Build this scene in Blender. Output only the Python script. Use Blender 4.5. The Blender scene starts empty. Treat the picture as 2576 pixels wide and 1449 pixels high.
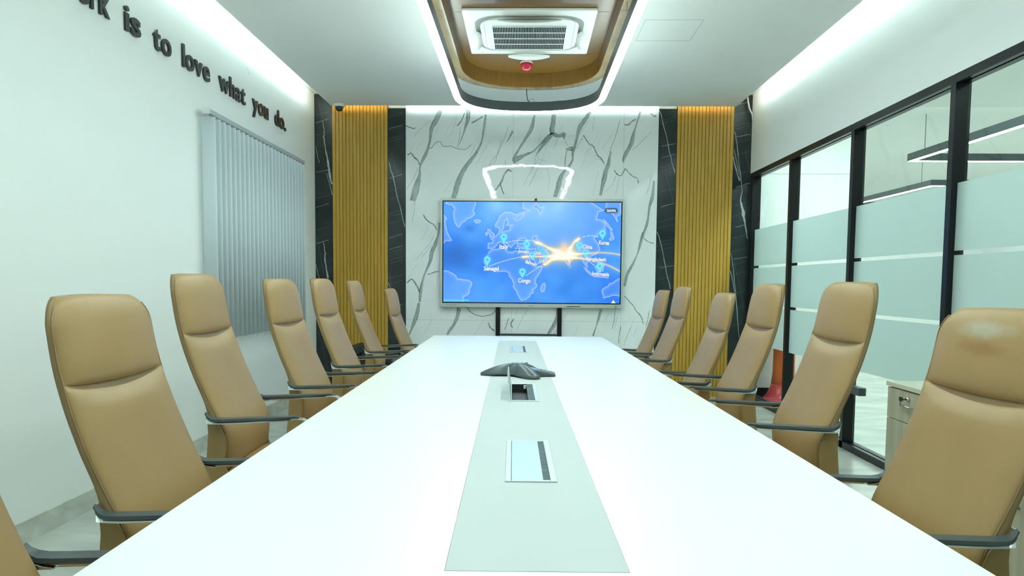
import bpy, math, random
import numpy as np
from math import sin, cos, pi, radians, sqrt
from mathutils import Vector, Matrix

random.seed(7)
sc = bpy.context.scene
COL = sc.collection

# ------------------------------------------------------------------ camera
IW, IH = 2576.0, 1449.0
YAW, PITCH, ROLL, FPX = 0.024227, -0.067840, 0.008632, 1840.27
PSX, PSY, CH = -11.217, 112.539, 1.2059
fw = Vector((-sin(YAW) * cos(PITCH), cos(YAW) * cos(PITCH), sin(PITCH)))
rt = Vector((cos(YAW), sin(YAW), 0)); up = rt.cross(fw)
r2 = rt * cos(ROLL) + up * sin(ROLL); u2 = -rt * sin(ROLL) + up * cos(ROLL)
camd = bpy.data.cameras.new('camera'); cam = bpy.data.objects.new('camera', camd); COL.objects.link(cam)
M = Matrix((r2, u2, -fw)).transposed().to_4x4(); M.translation = Vector((0, 0, CH)); cam.matrix_world = M
camd.sensor_fit = 'HORIZONTAL'; camd.sensor_width = 36.0; camd.lens = FPX / IW * 36.0
camd.shift_x = -PSX / IW; camd.shift_y = PSY / IW
camd.clip_start = 0.02; camd.clip_end = 60
sc.camera = cam
# ------------------------------------------------------------------ world, exposure
sc.view_settings.view_transform = 'Standard'; sc.view_settings.look = 'None'
sc.view_settings.gamma = 1.0; sc.view_settings.use_curve_mapping = False
sc.view_settings.exposure = 0.0
w = bpy.data.worlds.new('world'); sc.world = w; w.use_nodes = True
w.node_tree.nodes['Background'].inputs[0].default_value = (0.62, 0.8, 0.76, 1)
w.node_tree.nodes['Background'].inputs[1].default_value = 0.25
LED_TINT = (0.785, 1.0, 0.97)
E_PEND, E_UP, E_COVE, E_BACK, E_OFF, E_FILL = 45.5, 26.0, 27.0, 34.0, 52.0, 8.5

# ------------------------------------------------------------------ material helpers
def lin(c):
    return tuple((x / 255 / 12.92 if x / 255 <= 0.04045 else ((x / 255 + 0.055) / 1.055) ** 2.4) for x in c)
def nmat(name):
    m = bpy.data.materials.new(name); m.use_nodes = True
    return m, m.node_tree.nodes, m.node_tree.links, m.node_tree.nodes['Principled BSDF']
def pm(name, rgb, rough=0.5, metal=0.0, spec=0.5, bump=0.0, bscale=40.0, coat=0.0):
    m, N, L, P = nmat(name)
    P.inputs['Base Color'].default_value = (*rgb, 1); P.inputs['Roughness'].default_value = rough
    P.inputs['Metallic'].default_value = metal; P.inputs['Specular IOR Level'].default_value = spec
    P.inputs['Coat Weight'].default_value = coat
    if bump:
        t = N.new('ShaderNodeTexCoord'); n = N.new('ShaderNodeTexNoise'); b = N.new('ShaderNodeBump')
        n.inputs['Scale'].default_value = bscale; n.inputs['Detail'].default_value = 4
        b.inputs['Strength'].default_value = bump; b.inputs['Distance'].default_value = 0.01
        L.new(t.outputs['Object'], n.inputs['Vector']); L.new(n.outputs['Fac'], b.inputs['Height']); L.new(b.outputs['Normal'], P.inputs['Normal'])
    return m
def em(name, rgb, s):
    m = bpy.data.materials.new(name); m.use_nodes = True; N = m.node_tree.nodes; N.clear()
    e = N.new('ShaderNodeEmission'); o = N.new('ShaderNodeOutputMaterial')
    e.inputs[0].default_value = (*rgb, 1); e.inputs[1].default_value = s
    m.node_tree.links.new(e.outputs[0], o.inputs[0]); return m
def noise_mix(m, c1, c2, scale, stretch=(1, 1, 1), detail=6, lo=0.35, hi=0.65, dist=0.0, target='Base Color', rot=(0, 0, 0)):
    N = m.node_tree.nodes; L = m.node_tree.links; P = N['Principled BSDF']
    t = N.new('ShaderNodeTexCoord'); mp = N.new('ShaderNodeMapping'); n = N.new('ShaderNodeTexNoise'); r = N.new('ShaderNodeValToRGB')
    mp.inputs['Scale'].default_value = stretch; mp.inputs['Rotation'].default_value = rot
    n.inputs['Scale'].default_value = scale; n.inputs['Detail'].default_value = detail; n.inputs['Distortion'].default_value = dist
    r.color_ramp.elements[0].position = lo; r.color_ramp.elements[1].position = hi
    r.color_ramp.elements[0].color = (*c1, 1); r.color_ramp.elements[1].color = (*c2, 1)
    L.new(t.outputs['Object'], mp.inputs[0]); L.new(mp.outputs[0], n.inputs['Vector']); L.new(n.outputs['Fac'], r.inputs[0]); L.new(r.outputs[0], P.inputs[target])
    return r

MT = {}
MT['wall'] = pm('wall_paint', (0.89, 0.91, 0.89), 0.65, bump=0.03, bscale=60)
MT['ceil'] = pm('ceiling_paint', (0.88, 0.89, 0.87), 0.8)
MT['white'] = pm('white_plastic', (0.80, 0.80, 0.76), 0.35)
MT['tabletop'] = pm('white_lacquer', (0.90, 0.90, 0.90), 0.3, spec=0.4)
MT['strip'] = pm('back_painted_glass', (0.52, 0.555, 0.54), 0.5, spec=0.3)
MT['black'] = pm('black_aluminium', (0.009, 0.011, 0.012), 0.3, spec=0.25)
MT['pendblack'] = pm('black_powder_coat', (0.05, 0.065, 0.068), 0.4)
MT['darkpad'] = pm('slate_polyurethane', (0.045, 0.06, 0.062), 0.42, bump=0.05, bscale=200)
MT['chrome'] = pm('polished_aluminium', (0.78, 0.80, 0.80), 0.16, metal=1.0)
MT['steel'] = pm('brushed_steel', (0.6, 0.61, 0.6), 0.3, metal=1.0)
MT['darkplastic'] = pm('black_plastic', (0.02, 0.022, 0.022), 0.4)
MT['wire'] = pm('black_wire', (0.01, 0.012, 0.012), 0.5)
MT['whitewire'] = pm('white_wire', (0.75, 0.76, 0.74), 0.5)
MT['leather'] = pm('tan_leather', (0.345, 0.212, 0.082), 0.40, spec=0.42, bump=0.04, bscale=350)
noise_mix(MT['leather'], (0.332, 0.202, 0.076), (0.358, 0.222, 0.088), 5, detail=3)
MT['leather_side'] = pm('olive_tan_leather', (0.285, 0.182, 0.078), 0.42, spec=0.4, bump=0.04, bscale=350)
MT['piping'] = pm('leather_piping', (0.30, 0.20, 0.085), 0.5)
MT['letter'] = pm('black_acrylic', (0.018, 0.021, 0.02), 0.28)
MT['blind'] = pm('blind_fabric', (0.60, 0.67, 0.70), 0.8)
MT['rail'] = pm('grey_aluminium', (0.42, 0.47, 0.48), 0.4)
MT['tvframe'] = pm('silver_bezel', (0.55, 0.60, 0.58), 0.35, metal=0.3)
MT['red'] = pm('red_plastic', (0.62, 0.02, 0.05), 0.2)
MT['boxframe'] = pm('satin_silver', (0.68, 0.74, 0.74), 0.3, metal=0.2)
MT['boxlid'] = pm('satin_lid', (0.55, 0.66, 0.68), 0.3, metal=0.15)
MT['brush'] = pm('brush_bristles', (0.07, 0.11, 0.115), 0.8)
noise_mix(MT['brush'], (0.04, 0.07, 0.075), (0.12, 0.17, 0.175), 60, stretch=(0.3, 3, 1))
MT['phone'] = pm('graphite_plastic', (0.058, 0.082, 0.085), 0.33)
MT['phone_light'] = pm('grey_plastic', (0.30, 0.36, 0.36), 0.3)

# floor tile
m = pm('stone_floor', (0.5, 0.52, 0.47), 0.22, spec=0.5); MT['floor'] = m
noise_mix(m, (0.43, 0.46, 0.41), (0.62, 0.64, 0.58), 3.0, stretch=(0.8, 1.5, 1), detail=9, lo=0.3, hi=0.7, dist=0.8, rot=(0, 0, 0.35))
m = pm('stone_skirting', (0.42, 0.44, 0.38), 0.3); MT['skirt'] = m
noise_mix(m, (0.40, 0.43, 0.37), (0.68, 0.70, 0.62), 6, stretch=(1, 0.7, 1), detail=10, lo=0.3, hi=0.7, dist=1.0)
# marble
m = pm('white_marble', (0.82, 0.85, 0.84), 0.03, spec=0.5); MT['marble'] = m
noise_mix(m, (0.80, 0.85, 0.85), (0.90, 0.93, 0.93), 1.6, stretch=(1, 1, 0.6), detail=8, lo=0.25, hi=0.5, dist=1.2)
N = m.node_tree.nodes; L = m.node_tree.links
t = N.new('ShaderNodeTexCoord'); n = N.new('ShaderNodeTexNoise'); b = N.new('ShaderNodeBump')
n.inputs['Scale'].default_value = 14; n.inputs['Detail'].default_value = 3; b.inputs['Strength'].default_value = 0.035; b.inputs['Distance'].default_value = 0.01
L.new(t.outputs['Object'], n.inputs['Vector']); L.new(n.outputs['Fac'], b.inputs['Height']); L.new(b.outputs['Normal'], N['Principled BSDF'].inputs['Normal'])
m = pm('grey_vein', (0.3, 0.36, 0.34), 0.05); MT['vein'] = m
noise_mix(m, (0.20, 0.24, 0.23), (0.46, 0.52, 0.505), 14, stretch=(2.2, 1, 0.5), detail=8, lo=0.3, hi=0.66, dist=0.6)
MT['veinthin'] = pm('thin_vein', (0.42, 0.48, 0.46), 0.05)
MT['veinlight'] = pm('light_vein', (0.42, 0.48, 0.465), 0.05)
MT['veindark'] = pm('dark_vein', (0.16, 0.2, 0.19), 0.05)
m = pm('black_marble', (0.022, 0.032, 0.033), 0.12, spec=0.4); MT['bmarble'] = m
noise_mix(m, (0.014, 0.022, 0.022), (0.032, 0.043, 0.044), 2.5, detail=7, lo=0.3, hi=0.7, dist=1.5)
MT['bvein'] = pm('white_vein', (0.42, 0.47, 0.44), 0.15)
MT['bveinfaint'] = pm('faint_vein', (0.085, 0.105, 0.104), 0.15)
# woods
m = pm('golden_wood', (0.45, 0.25, 0.035), 0.42, spec=0.4); MT['slat'] = m
noise_mix(m, (0.47, 0.265, 0.036), (0.56, 0.325, 0.05), 5, stretch=(6, 6, 0.5), detail=6, lo=0.3, hi=0.7)
MT['slatgap'] = pm('dark_groove', (0.16, 0.085, 0.015), 0.7)
m = pm('veneer_wood', (0.42, 0.22, 0.06), 0.33, spec=0.4); MT['veneer'] = m
noise_mix(m, (0.12, 0.058, 0.010), (0.17, 0.085, 0.018), 16, stretch=(5, 5, 0.4), detail=6, lo=0.3, hi=0.7)
m = pm('veneer_rim', (0.50, 0.33, 0.14), 0.2, spec=0.6); MT['veneer_rim'] = m
noise_mix(m, (0.17, 0.11, 0.042), (0.22, 0.15, 0.065), 10, stretch=(1.5, 0.4, 1), detail=6)
MT['seam'] = pm('panel_seam', (0.12, 0.07, 0.03), 0.6)
m = pm('light_ash', (0.55, 0.50, 0.36), 0.4); MT['ash'] = m
noise_mix(m, (0.47, 0.43, 0.30), (0.62, 0.57, 0.42), 4, stretch=(5, 5, 0.35), detail=7, lo=0.3, hi=0.7)
MT['ashtop'] = pm('ash_top', (0.70, 0.67, 0.52), 0.35)
MT['groove'] = pm('ceiling_seam', (0.42, 0.46, 0.44), 0.8)
# lamps
MT['led'] = em('led_diffuser', LED_TINT, E_PEND)
MT['uplight'] = em('added_uplight', LED_TINT, E_UP)  # upward glow added on top of the pendant to brighten the ceiling
MT['cove'] = em('led_tape', LED_TINT, E_COVE)
MT['cove_back'] = em('led_tape_back', LED_TINT, E_BACK)
MT['offled'] = em('office_led', (0.86, 1.0, 0.97), E_OFF)
MT['corrfill'] = em('added_corridor_light', (0.80, 1.0, 0.98), 60.0)  # added emitter that brightens the corridor wall from above the glass
MT['offfill'] = em('added_office_light', (0.80, 1.0, 0.96), E_FILL)  # added emitter that fills the office with light
# clear glass: fresnel mix of transparent and mirror
def clear_glass():
    m = bpy.data.materials.new('clear_glass'); m.use_nodes = True; N = m.node_tree.nodes; L = m.node_tree.links; N.clear()
    o = N.new('ShaderNodeOutputMaterial'); mx = N.new('ShaderNodeMixShader'); ge = N.new('ShaderNodeNewGeometry'); dt = N.new('ShaderNodeVectorMath'); dt.operation = 'DOT_PRODUCT'
    def mth(op, x, y):
        q = N.new('ShaderNodeMath'); q.operation = op
        for i, k in enumerate((x, y)):
            if isinstance(k, (int, float)): q.inputs[i].default_value = k
            elif k is not None: L.new(k, q.inputs[i])
        return q.outputs[0]
    L.new(ge.outputs['Incoming'], dt.inputs[0]); L.new(ge.outputs['Normal'], dt.inputs[1])
    c = mth('ABSOLUTE', dt.outputs['Value'], None); f = mth('ADD', mth('MULTIPLY', mth('POWER', mth('SUBTRACT', 1.0, c), 5.0), 0.96), 0.04)
    a = N.new('ShaderNodeBsdfTransparent'); g = N.new('ShaderNodeBsdfGlossy')
    a.inputs[0].default_value = (0.95, 0.99, 0.975, 1); g.inputs['Roughness'].default_value = 0.0
    f = mth('MULTIPLY', f, 0.6); L.new(f, mx.inputs[0]); L.new(a.outputs[0], mx.inputs[1]); L.new(g.outputs[0], mx.inputs[2]); L.new(mx.outputs[0], o.inputs[0]); return m
MT['glass'] = clear_glass()
def frosted():
    m = bpy.data.materials.new('frosted_film'); m.use_nodes = True; N = m.node_tree.nodes; L = m.node_tree.links; N.clear()
    o = N.new('ShaderNodeOutputMaterial'); mx = N.new('ShaderNodeMixShader'); mx2 = N.new('ShaderNodeMixShader')
    tr = N.new('ShaderNodeBsdfTranslucent'); rf = N.new('ShaderNodeBsdfRefraction'); df = N.new('ShaderNodeBsdfDiffuse')
    tr.inputs[0].default_value = (0.88, 0.97, 0.96, 1); df.inputs[0].default_value = (0.70, 0.79, 0.785, 1)
    rf.inputs[0].default_value = (0.90, 0.98, 0.97, 1); rf.inputs['Roughness'].default_value = 0.42; rf.inputs['IOR'].default_value = 1.3
    mx.inputs[0].default_value = 0.6; mx2.inputs[0].default_value = 0.33
    L.new(tr.outputs[0], mx.inputs[1]); L.new(rf.outputs[0], mx.inputs[2]); L.new(mx.outputs[0], mx2.inputs[1]); L.new(df.outputs[0], mx2.inputs[2]); L.new(mx2.outputs[0], o.inputs[0]); return m
MT['film'] = frosted()

# ------------------------------------------------------------------ geometry helpers
class MB:
    def __init__(s): s.v = []; s.f = []; s.mi = []; s.cur = 0; s.sm = []
    def add(s, vs, fs, smooth=False):
        o = len(s.v); s.v += [tuple(map(float, p)) for p in vs]
        for f in fs: s.f.append([i + o for i in f]); s.mi.append(s.cur); s.sm.append(smooth)
    def box(s, x0, x1, y0, y1, z0, z1):
        v = [(x, y, z) for z in (z0, z1) for y in (y0, y1) for x in (x0, x1)]
        s.add(v, [(0, 2, 3, 1), (4, 5, 7, 6), (0, 1, 5, 4), (1, 3, 7, 5), (3, 2, 6, 7), (2, 0, 4, 6)])
    def prism(s, pts, z0, z1, smooth=False):          # outline (x, y) extruded in z
        n = len(pts); v = [(x, y, z0) for x, y in pts] + [(x, y, z1) for x, y in pts]
        s.add(v, [list(range(n))[::-1], list(range(n, 2 * n))]); o = len(s.v) - 2 * n
        for i in range(n):
            j = (i + 1) % n; s.f.append([o + i, o + j, o + n + j, o + n + i]); s.mi.append(s.cur); s.sm.append(smooth)
    def ring(s, a, b, z0, z1):                        # annulus between closed outlines a (outer) and b (inner)
        n = len(a); v = [(x, y, z) for z in (z0, z1) for L_ in (a, b) for x, y in L_]; fs = []
        for i in range(n):
            j = (i + 1) % n
            fs += [[i, n + i, n + j, j], [2 * n + i, 2 * n + j, 3 * n + j, 3 * n + i], [i, j, 2 * n + j, 2 * n + i], [n + i, 3 * n + i, 3 * n + j, n + j]]
        s.add(v, fs)
    def tube(s, pts, r, n=8, caps=True):
        P = [Vector(p) for p in pts]; rr = r if isinstance(r, (list, tuple)) else [r] * len(P)
        rings = []; prev = None
        for i, p in enumerate(P):
            d = (P[min(i + 1, len(P) - 1)] - P[max(i - 1, 0)]).normalized()
            a = prev if prev is not None else (Vector((0, 0, 1)) if abs(d.z) < 0.9 else Vector((1, 0, 0)))
            a = (a - d * a.dot(d)).normalized(); prev = a; b_ = d.cross(a)
            rings.append([p + (a * cos(2 * pi * k / n) + b_ * sin(2 * pi * k / n)) * rr[i] for k in range(n)])
        v = [q for R in rings for q in R]; fs = []
        for i in range(len(P) - 1):
            for k in range(n):
                k2 = (k + 1) % n; fs.append([i * n + k, i * n + k2, (i + 1) * n + k2, (i + 1) * n + k])
        if caps: fs += [list(range(n))[::-1], [(len(P) - 1) * n + k for k in range(n)]]
        s.add(v, fs, True)
    def sweep(s, pts, wy, th, wys=None):              # flat bar: path in 3-D, wide along y
        n = len(pts); v = []
        for i, p in enumerate(pts):
            a = Vector(pts[max(i - 1, 0)]); c = Vector(pts[min(i + 1, n - 1)]); d = (c - a).normalized(); nn = Vector((-d.z, 0, d.x)).normalized()
            w_ = (wys[i] if wys else wy) / 2
            for sy, st in ((-1, -1), (1, -1), (1, 1), (-1, 1)):
                v.append(Vector(p) + Vector((0, sy * w_, 0)) + nn * (st * th / 2))
        fs = []
        for i in range(n - 1):
            for k in range(4):
                k2 = (k + 1) % 4; fs.append([i * 4 + k, i * 4 + k2, (i + 1) * 4 + k2, (i + 1) * 4 + k])
        fs += [[3, 2, 1, 0], [4 * (n - 1) + k for k in range(4)]]; s.add(v, fs)
    def lathe(s, prof, cx=0, cy=0, n=24):
        v = []; fs = []
        for r, z in prof: v += [(cx + r * cos(2 * pi * k / n), cy + r * sin(2 * pi * k / n), z) for k in range(n)]
        for i in range(len(prof) - 1):
            for k in range(n):
                k2 = (k + 1) % n; fs.append([i * n + k, i * n + k2, (i + 1) * n + k2, (i + 1) * n + k])
        fs += [list(range(n))[::-1], [(len(prof) - 1) * n + k for k in range(n)]]
        s.add(v, fs, True)
    def build(s, name, mats, parent=None, bevel=0.0, smooth=None):
        me = bpy.data.meshes.new(name); me.from_pydata(s.v, [], s.f)
        mats = mats if isinstance(mats, (list, tuple)) else [mats]
        for mm in mats: me.materials.append(mm)
        for p, mi, sm in zip(me.polygons, s.mi, s.sm): p.material_index = mi; p.use_smooth = sm if smooth is None else smooth
        me.validate(); me.update()
        o = bpy.data.objects.new(name, me); COL.objects.link(o)
        if parent: o.parent = parent
        if bevel:
            b = o.modifiers.new('bevel', 'BEVEL'); b.width = bevel; b.segments = 2; b.limit_method = 'ANGLE'; b.angle_limit = radians(40)
        return o
def fixn(o):
    import bmesh
    bm = bmesh.new(); bm.from_mesh(o.data); bmesh.ops.recalc_face_normals(bm, faces=bm.faces); bm.to_mesh(o.data); bm.free(); return o
def tag(o, label, cat, group=None):
    o['label'] = label; o['category'] = cat
    if group: o['group'] = group
    return o
def thing(name, label, cat, loc=(0, 0, 0), rz=0, group=None):
    o = bpy.data.objects.new(name, None); COL.objects.link(o); o.location = loc; o.rotation_euler = (0, 0, rz); o.empty_display_size = 0.1
    return tag(o, label, cat, group)
def struct(o): o['kind'] = 'structure'; return o
def box(name, mat, x0, x1, y0, y1, z0, z1, parent=None, bevel=0.0):
    m_ = MB(); m_.box(x0, x1, y0, y1, z0, z1); return m_.build(name, mat, parent, bevel)
def clone(o, parent=None):
    c = o.copy(); COL.objects.link(c); c.parent = parent
    for ch in list(o.children): clone(ch, c)
    return c

# ------------------------------------------------------------------ the room
XL, XR, YB, YN, ZC, ZS = -2.278, 2.3675, 7.933, -1.6, 3.06, 3.2
struct(box('floor', MT['floor'], XL - .15, 9.2, YN - .1, 15.1, -0.1, 0.0))
struct(box('wall_left', MT['wall'], XL - .15, XL, YN, YB + .15, 0.0, ZS + .1))
struct(box('wall_back', MT['wall'], XL - .15, XR + .12, YB, YB + .15, 0.0, ZS + .1))
struct(box('wall_front', MT['wall'], XL, XR + .12, YN - .12, YN, 0.0, ZS + .1))
struct(box('wall_right', MT['wall'], XR, XR + .12, YN, YB, 2.383, ZS + .1))
struct(box('baseboard_left', MT['skirt'], XL, XL + .012, YN, 7.86, 0.0, 0.105))
struct(box('ceiling', MT['ceil'], -2.076, 2.175, YN, 7.815, ZC, ZC + .013))
struct(box('ceiling', MT['ceil'], XL - .15, XR + .12, YN - .1, YB + .15, ZS, ZS + .05)).name = 'ceiling_upper'

# ------------------------------------------------------------------ cove lights
def cove(name, x0, x1, y0, y1, z0, z1, mat, lab):
    o = box(name, mat, x0, x1, y0, y1, z0, z1); tag(o, lab, 'light strip', 'hidden cove light strips'); return o
cove('cove_light_strip', -2.035, -2.02, YN + .1, 7.55, 3.075, 3.10, MT['cove'], 'long white light strip behind the ceiling edge above the left wall')
cove('cove_light_strip', 2.115, 2.13, YN + .1, 7.55, 3.075, 3.10, MT['cove'], 'long white light strip behind the ceiling edge above the glass partition')
cove('cove_light_strip', -1.27, 1.37, 7.792, 7.80, 3.094, 3.102, MT['cove_back'], 'white light strip behind the ceiling edge above the white marble')
MT['cove_warm'] = em('led_tape_warm', (1.0, 0.72, 0.36), E_BACK * 0.6)
cove('cove_light_strip', -2.05, -1.49, 7.792, 7.80, 3.084, 3.092, MT['cove_warm'], 'warm light strip behind the ceiling edge above the left wood slats')
cove('cove_light_strip', 1.60, 2.15, 7.792, 7.80, 3.084, 3.092, MT['cove_warm'], 'warm light strip behind the ceiling edge above the right wood slats')

# ------------------------------------------------------------------ back wall cladding
def ribbon(mb, pts, y, wid):
    """flat vein on the wall: pts (x, z), widths list or scalar"""
    n = len(pts); ws = wid if isinstance(wid, (list, tuple)) else [wid] * n
    v = []
    for i, (x, z) in enumerate(pts):
        a = Vector(pts[max(i - 1, 0)]); c = Vector(pts[min(i + 1, n - 1)]); d = (c - a); d = d.normalized() if d.length > 1e-9 else Vector((0, 1)); nn = Vector((-d.y, d.x))
        for s_ in (1, -1):
            q = Vector((x, z)) + nn * (ws[i] / 2 * s_); v.append((q.x, y, q.y))
    mb.add(v, [[2 * i, 2 * i + 1, 2 * i + 3, 2 * i + 2] for i in range(n - 1)])
def rough(pts, ws, sub=5, amp=0.010, wamp=0.35, rnd=None):
    """subdivide and jitter a vein"""
    out = []; wo = []; n = len(pts); ws = ws if isinstance(ws, (list, tuple)) else [ws] * n
    for i in range(n - 1):
        for k in range(sub):
            t_ = k / sub
            x = pts[i][0] * (1 - t_) + pts[i + 1][0] * t_; z = pts[i][1] * (1 - t_) + pts[i + 1][1] * t_
            j = amp if k else amp * .3
            out.append((x + rnd.uniform(-j, j), z + rnd.uniform(-j, j))); wo.append(max(0.0015, (ws[i] * (1 - t_) + ws[i + 1] * t_) * (1 + rnd.uniform(-wamp, wamp))))
    out.append(pts[-1]); wo.append(max(0.0015, ws[-1])); return out, wo
def clipped(mb, pts, ws, y, x0, x1, z0, z1):
    run = []; rw = []
    def flush():
        nonlocal run, rw
        if len(run) > 1: ribbon(mb, run, y, rw)
        run = []; rw = []
    for p, w_ in zip(pts, ws):
        h = w_ / 2
        if x0 + h < p[0] < x1 - h and z0 + h < p[1] < z1 - h: run.append(p); rw.append(w_)
        else: flush()
    flush()
# photograph-measured wall coordinates: px -> metres on the back wall plane
AX = Vector((-1.292, 0)); 
def wx(px, py):   # wall x of a measured point
    return (px - 1322 + 0.0125 * (py - 712)) * 7.88 / 1840.0 - 0.0 + 0.0 if False else _unp(px, py, 7.88)[0]
def _unp(px, py, Y):
    d = fw + r2 * ((px - (IW / 2 + PSX)) / FPX) + u2 * (((IH / 2 + PSY) - py) / FPX); k = Y / d.y
    return (d.x * k, CH + d.z * k)
MX0, MX1, MY = -1.292, 1.384, 7.878
mb = MB(); mb.box(MX0, MX1, MY, YB, 0.0, ZS)
rnd = random.Random(3)
# strong veins: (points in px, widths in metres)
V = [
 ([(1108, 278), (1098, 300), (1086, 322), (1083, 345), (1079, 366), (1071, 388), (1064, 402), (1057, 420), (1056, 440), (1050, 462), (1044, 486), (1038, 505)], [.05, .06, .05, .03, .025, .04, .035, .02, .03, .07, .08, .06]),
 ([(1178, 275), (1177, 300), (1172, 316), (1166, 336), (1160, 352), (1150, 372)], [.05, .05, .03, .015, .01, .005]),
 ([(1222, 288), (1218, 320), (1214, 346), (1208, 366), (1196, 388), (1182, 406), (1168, 425), (1158, 445), (1150, 465), (1145, 485), (1140, 500)], [.02, .03, .02, .018, .035, .045, .05, .06, .065, .06, .05]),
 ([(1290, 330), (1284, 342), (1275, 358)], [.03, .02, .004]),
 ([(1345, 290), (1336, 325), (1320, 352), (1306, 375), (1296, 392), (1291, 405)], [.02, .045, .03, .02, .03, .03]),
 ([(1291, 405), (1310, 395), (1325, 388), (1342, 380), (1360, 362), (1378, 345), (1392, 335)], [.07, .05, .03, .015, .02, .04, .035]),
 ([(1393, 288), (1391, 310), (1388, 328), (1394, 338), (1408, 342), (1418, 338), (1419, 350)], [.05, .055, .06, .05, .04, .05, .01]),
 ([(1392, 335), (1378, 350), (1362, 370), (1348, 392)], [.03, .05, .035, .006]),
 ([(1485, 282), (1472, 300), (1460, 318), (1454, 335), (1450, 352), (1446, 368), (1441, 385), (1440, 402), (1432, 418), (1420, 430), (1410, 448), (1404, 470), (1396, 495)], [.03, .05, .055, .04, .03, .035, .03, .02, .03, .03, .055, .06, .045]),
 ([(1425, 380), (1422, 400), (1421, 420)], [.012, .012, .01]),
 ([(1432, 372), (1440, 374), (1424, 376)], [.03, .05, .03]),
 ([(1611, 280), (1605, 300), (1598, 322), (1592, 345), (1588, 362), (1577, 382), (1569, 400), (1568, 410)], [.025, .02, .016, .045, .045, .05, .035, .005]),
 ([(1537, 380), (1533, 398), (1530, 415), (1524, 430), (1520, 448), (1515, 470), (1510, 492)], [.015, .03, .045, .05, .06, .04, .03]),
 ([(1645, 455), (1643, 480), (1640, 500), (1634, 520), (1631, 545), (1628, 562), (1622, 580), (1616, 595), (1609, 620), (1602, 642), (1590, 668), (1578, 690), (1571, 720)], [.02, .03, .045, .03, .025, .03, .03, .035, .03, .015, .03, .035, .03]),
 ([(1106, 560), (1102, 590), (1095, 615), (1086, 635), (1083, 655), (1076, 672), (1068, 690), (1062, 712), (1058, 735), (1056, 760)], [.03, .025, .045, .05, .04, .03, .02, .03, .04, .025]),
 ([(1054, 762), (1050, 785), (1044, 805), (1036, 825), (1030, 842)], [.03, .05, .05, .03, .02]),
 ([(1155, 775), (1151, 795), (1143, 815), (1134, 828), (1125, 842)], [.05, .045, .035, .035, .03]),
 ([(1512, 778), (1506, 800), (1500, 820), (1492, 845)], [.035, .03, .012, .025]),
 ([(1403, 775), (1400, 800), (1392, 820), (1378, 842)], [.02, .03, .045, .03]),
]
T = [  # thin veins
 ([(1078, 374), (1086, 372), (1095, 360), (1108, 357), (1115, 368), (1135, 368), (1147, 373), (1165, 376), (1175, 374), (1186, 363)], .007),
 ([(1082, 305), (1068, 315), (1052, 330), (1042, 345)], .003), ([(1150, 290), (1140, 325), (1130, 345)], .003), ([(1170, 282), (1160, 305), (1148, 318)], .012),
 ([(1216, 292), (1200, 302), (1186, 310)], .015), ([(1025, 390), (1035, 386), (1041, 395), (1050, 402), (1056, 415)], .016), ([(1158, 320), (1156, 345), (1152, 365)], .005),
 ([(1052, 420), (1045, 440), (1030, 465), (1024, 475)], .004), ([(1195, 365), (1186, 385), (1182, 395)], .004), ([(1262, 350), (1252, 385), (1240, 400), (1230, 418)], .005),
 ([(1280, 315), (1270, 345), (1255, 380), (1240, 420)], .004), ([(1270, 405), (1273, 415), (1274, 420)], .006), ([(1258, 460), (1262, 475), (1268, 490)], .012), ([(1288, 432), (1278, 428), (1268, 440), (1260, 460), (1245, 480)], .016),
 ([(1420, 350), (1425, 362), (1430, 368)], .006), ([(1467, 340), (1474, 350), (1482, 362), (1492, 368), (1497, 378), (1504, 392), (1512, 398), (1520, 412)], .012), ([(1465, 345), (1458, 360), (1450, 375)], .005),
 ([(1560, 300), (1548, 345), (1538, 370), (1534, 385)], .006), ([(1570, 313), (1580, 314), (1590, 305), (1600, 300)], .012), ([(1637, 285), (1645, 293), (1650, 290)], .014), ([(1640, 330), (1615, 355), (1600, 370), (1590, 378)], .004),
 ([(1545, 428), (1552, 438), (1562, 442), (1570, 430), (1574, 425), (1582, 435), (1594, 445), (1603, 448), (1606, 462)], .010), ([(1550, 440), (1540, 465), (1520, 485)], .004), ([(1558, 442), (1552, 475), (1548, 492)], .003),
 ([(1347, 392), (1345, 410), (1335, 430)], .004), ([(1348, 392), (1360, 402), (1375, 406)], .003), ([(1375, 420), (1383, 450), (1378, 480)], .003), ([(1360, 405), (1345, 440), (1330, 470)], .004),
 ([(1065, 540), (1072, 552), (1082, 560), (1092, 566), (1098, 578)], .014), ([(1075, 690), (1085, 688), (1095, 684), (1106, 683)], .010), ([(1024, 712), (1035, 702), (1044, 712), (1050, 722), (1056, 735)], .016), ([(1092, 595), (1075, 620), (1045, 655)], .003), ([(1090, 610), (1060, 650)], .003),
 ([(1615, 585), (1620, 600), (1635, 610), (1645, 612)], .009), ([(1571, 745), (1578, 752), (1586, 762), (1594, 770), (1600, 782), (1612, 795), (1618, 815)], .010), ([(1634, 780), (1628, 810), (1624, 820)], .007), ([(1560, 780), (1552, 800), (1545, 830)], .003), ([(1562, 820), (1557, 845), (1556, 865)], .008),
 ([(1228, 812), (1234, 825), (1244, 832)], .015), ([(1280, 800), (1275, 815), (1270, 830)], .009), ([(1292, 802), (1285, 815), (1290, 825)], .012), ([(1330, 775), (1312, 805), (1300, 830)], .003), ([(1590, 820), (1575, 850), (1570, 870)], .003), ([(1045, 500), (1042, 530), (1036, 560)], .004),
 ([(1495, 290), (1490, 330)], .003), ([(1640, 440), (1632, 470), (1626, 490)], .005), ([(1085, 800), (1083, 815)], .003), ([(1500, 398), (1515, 405), (1522, 420)], .003), ([(1100, 320), (1095, 335)], .003), ([(1355, 400), (1330, 440), (1315, 470)], .003),
]
YV = MY - 0.0012
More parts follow.
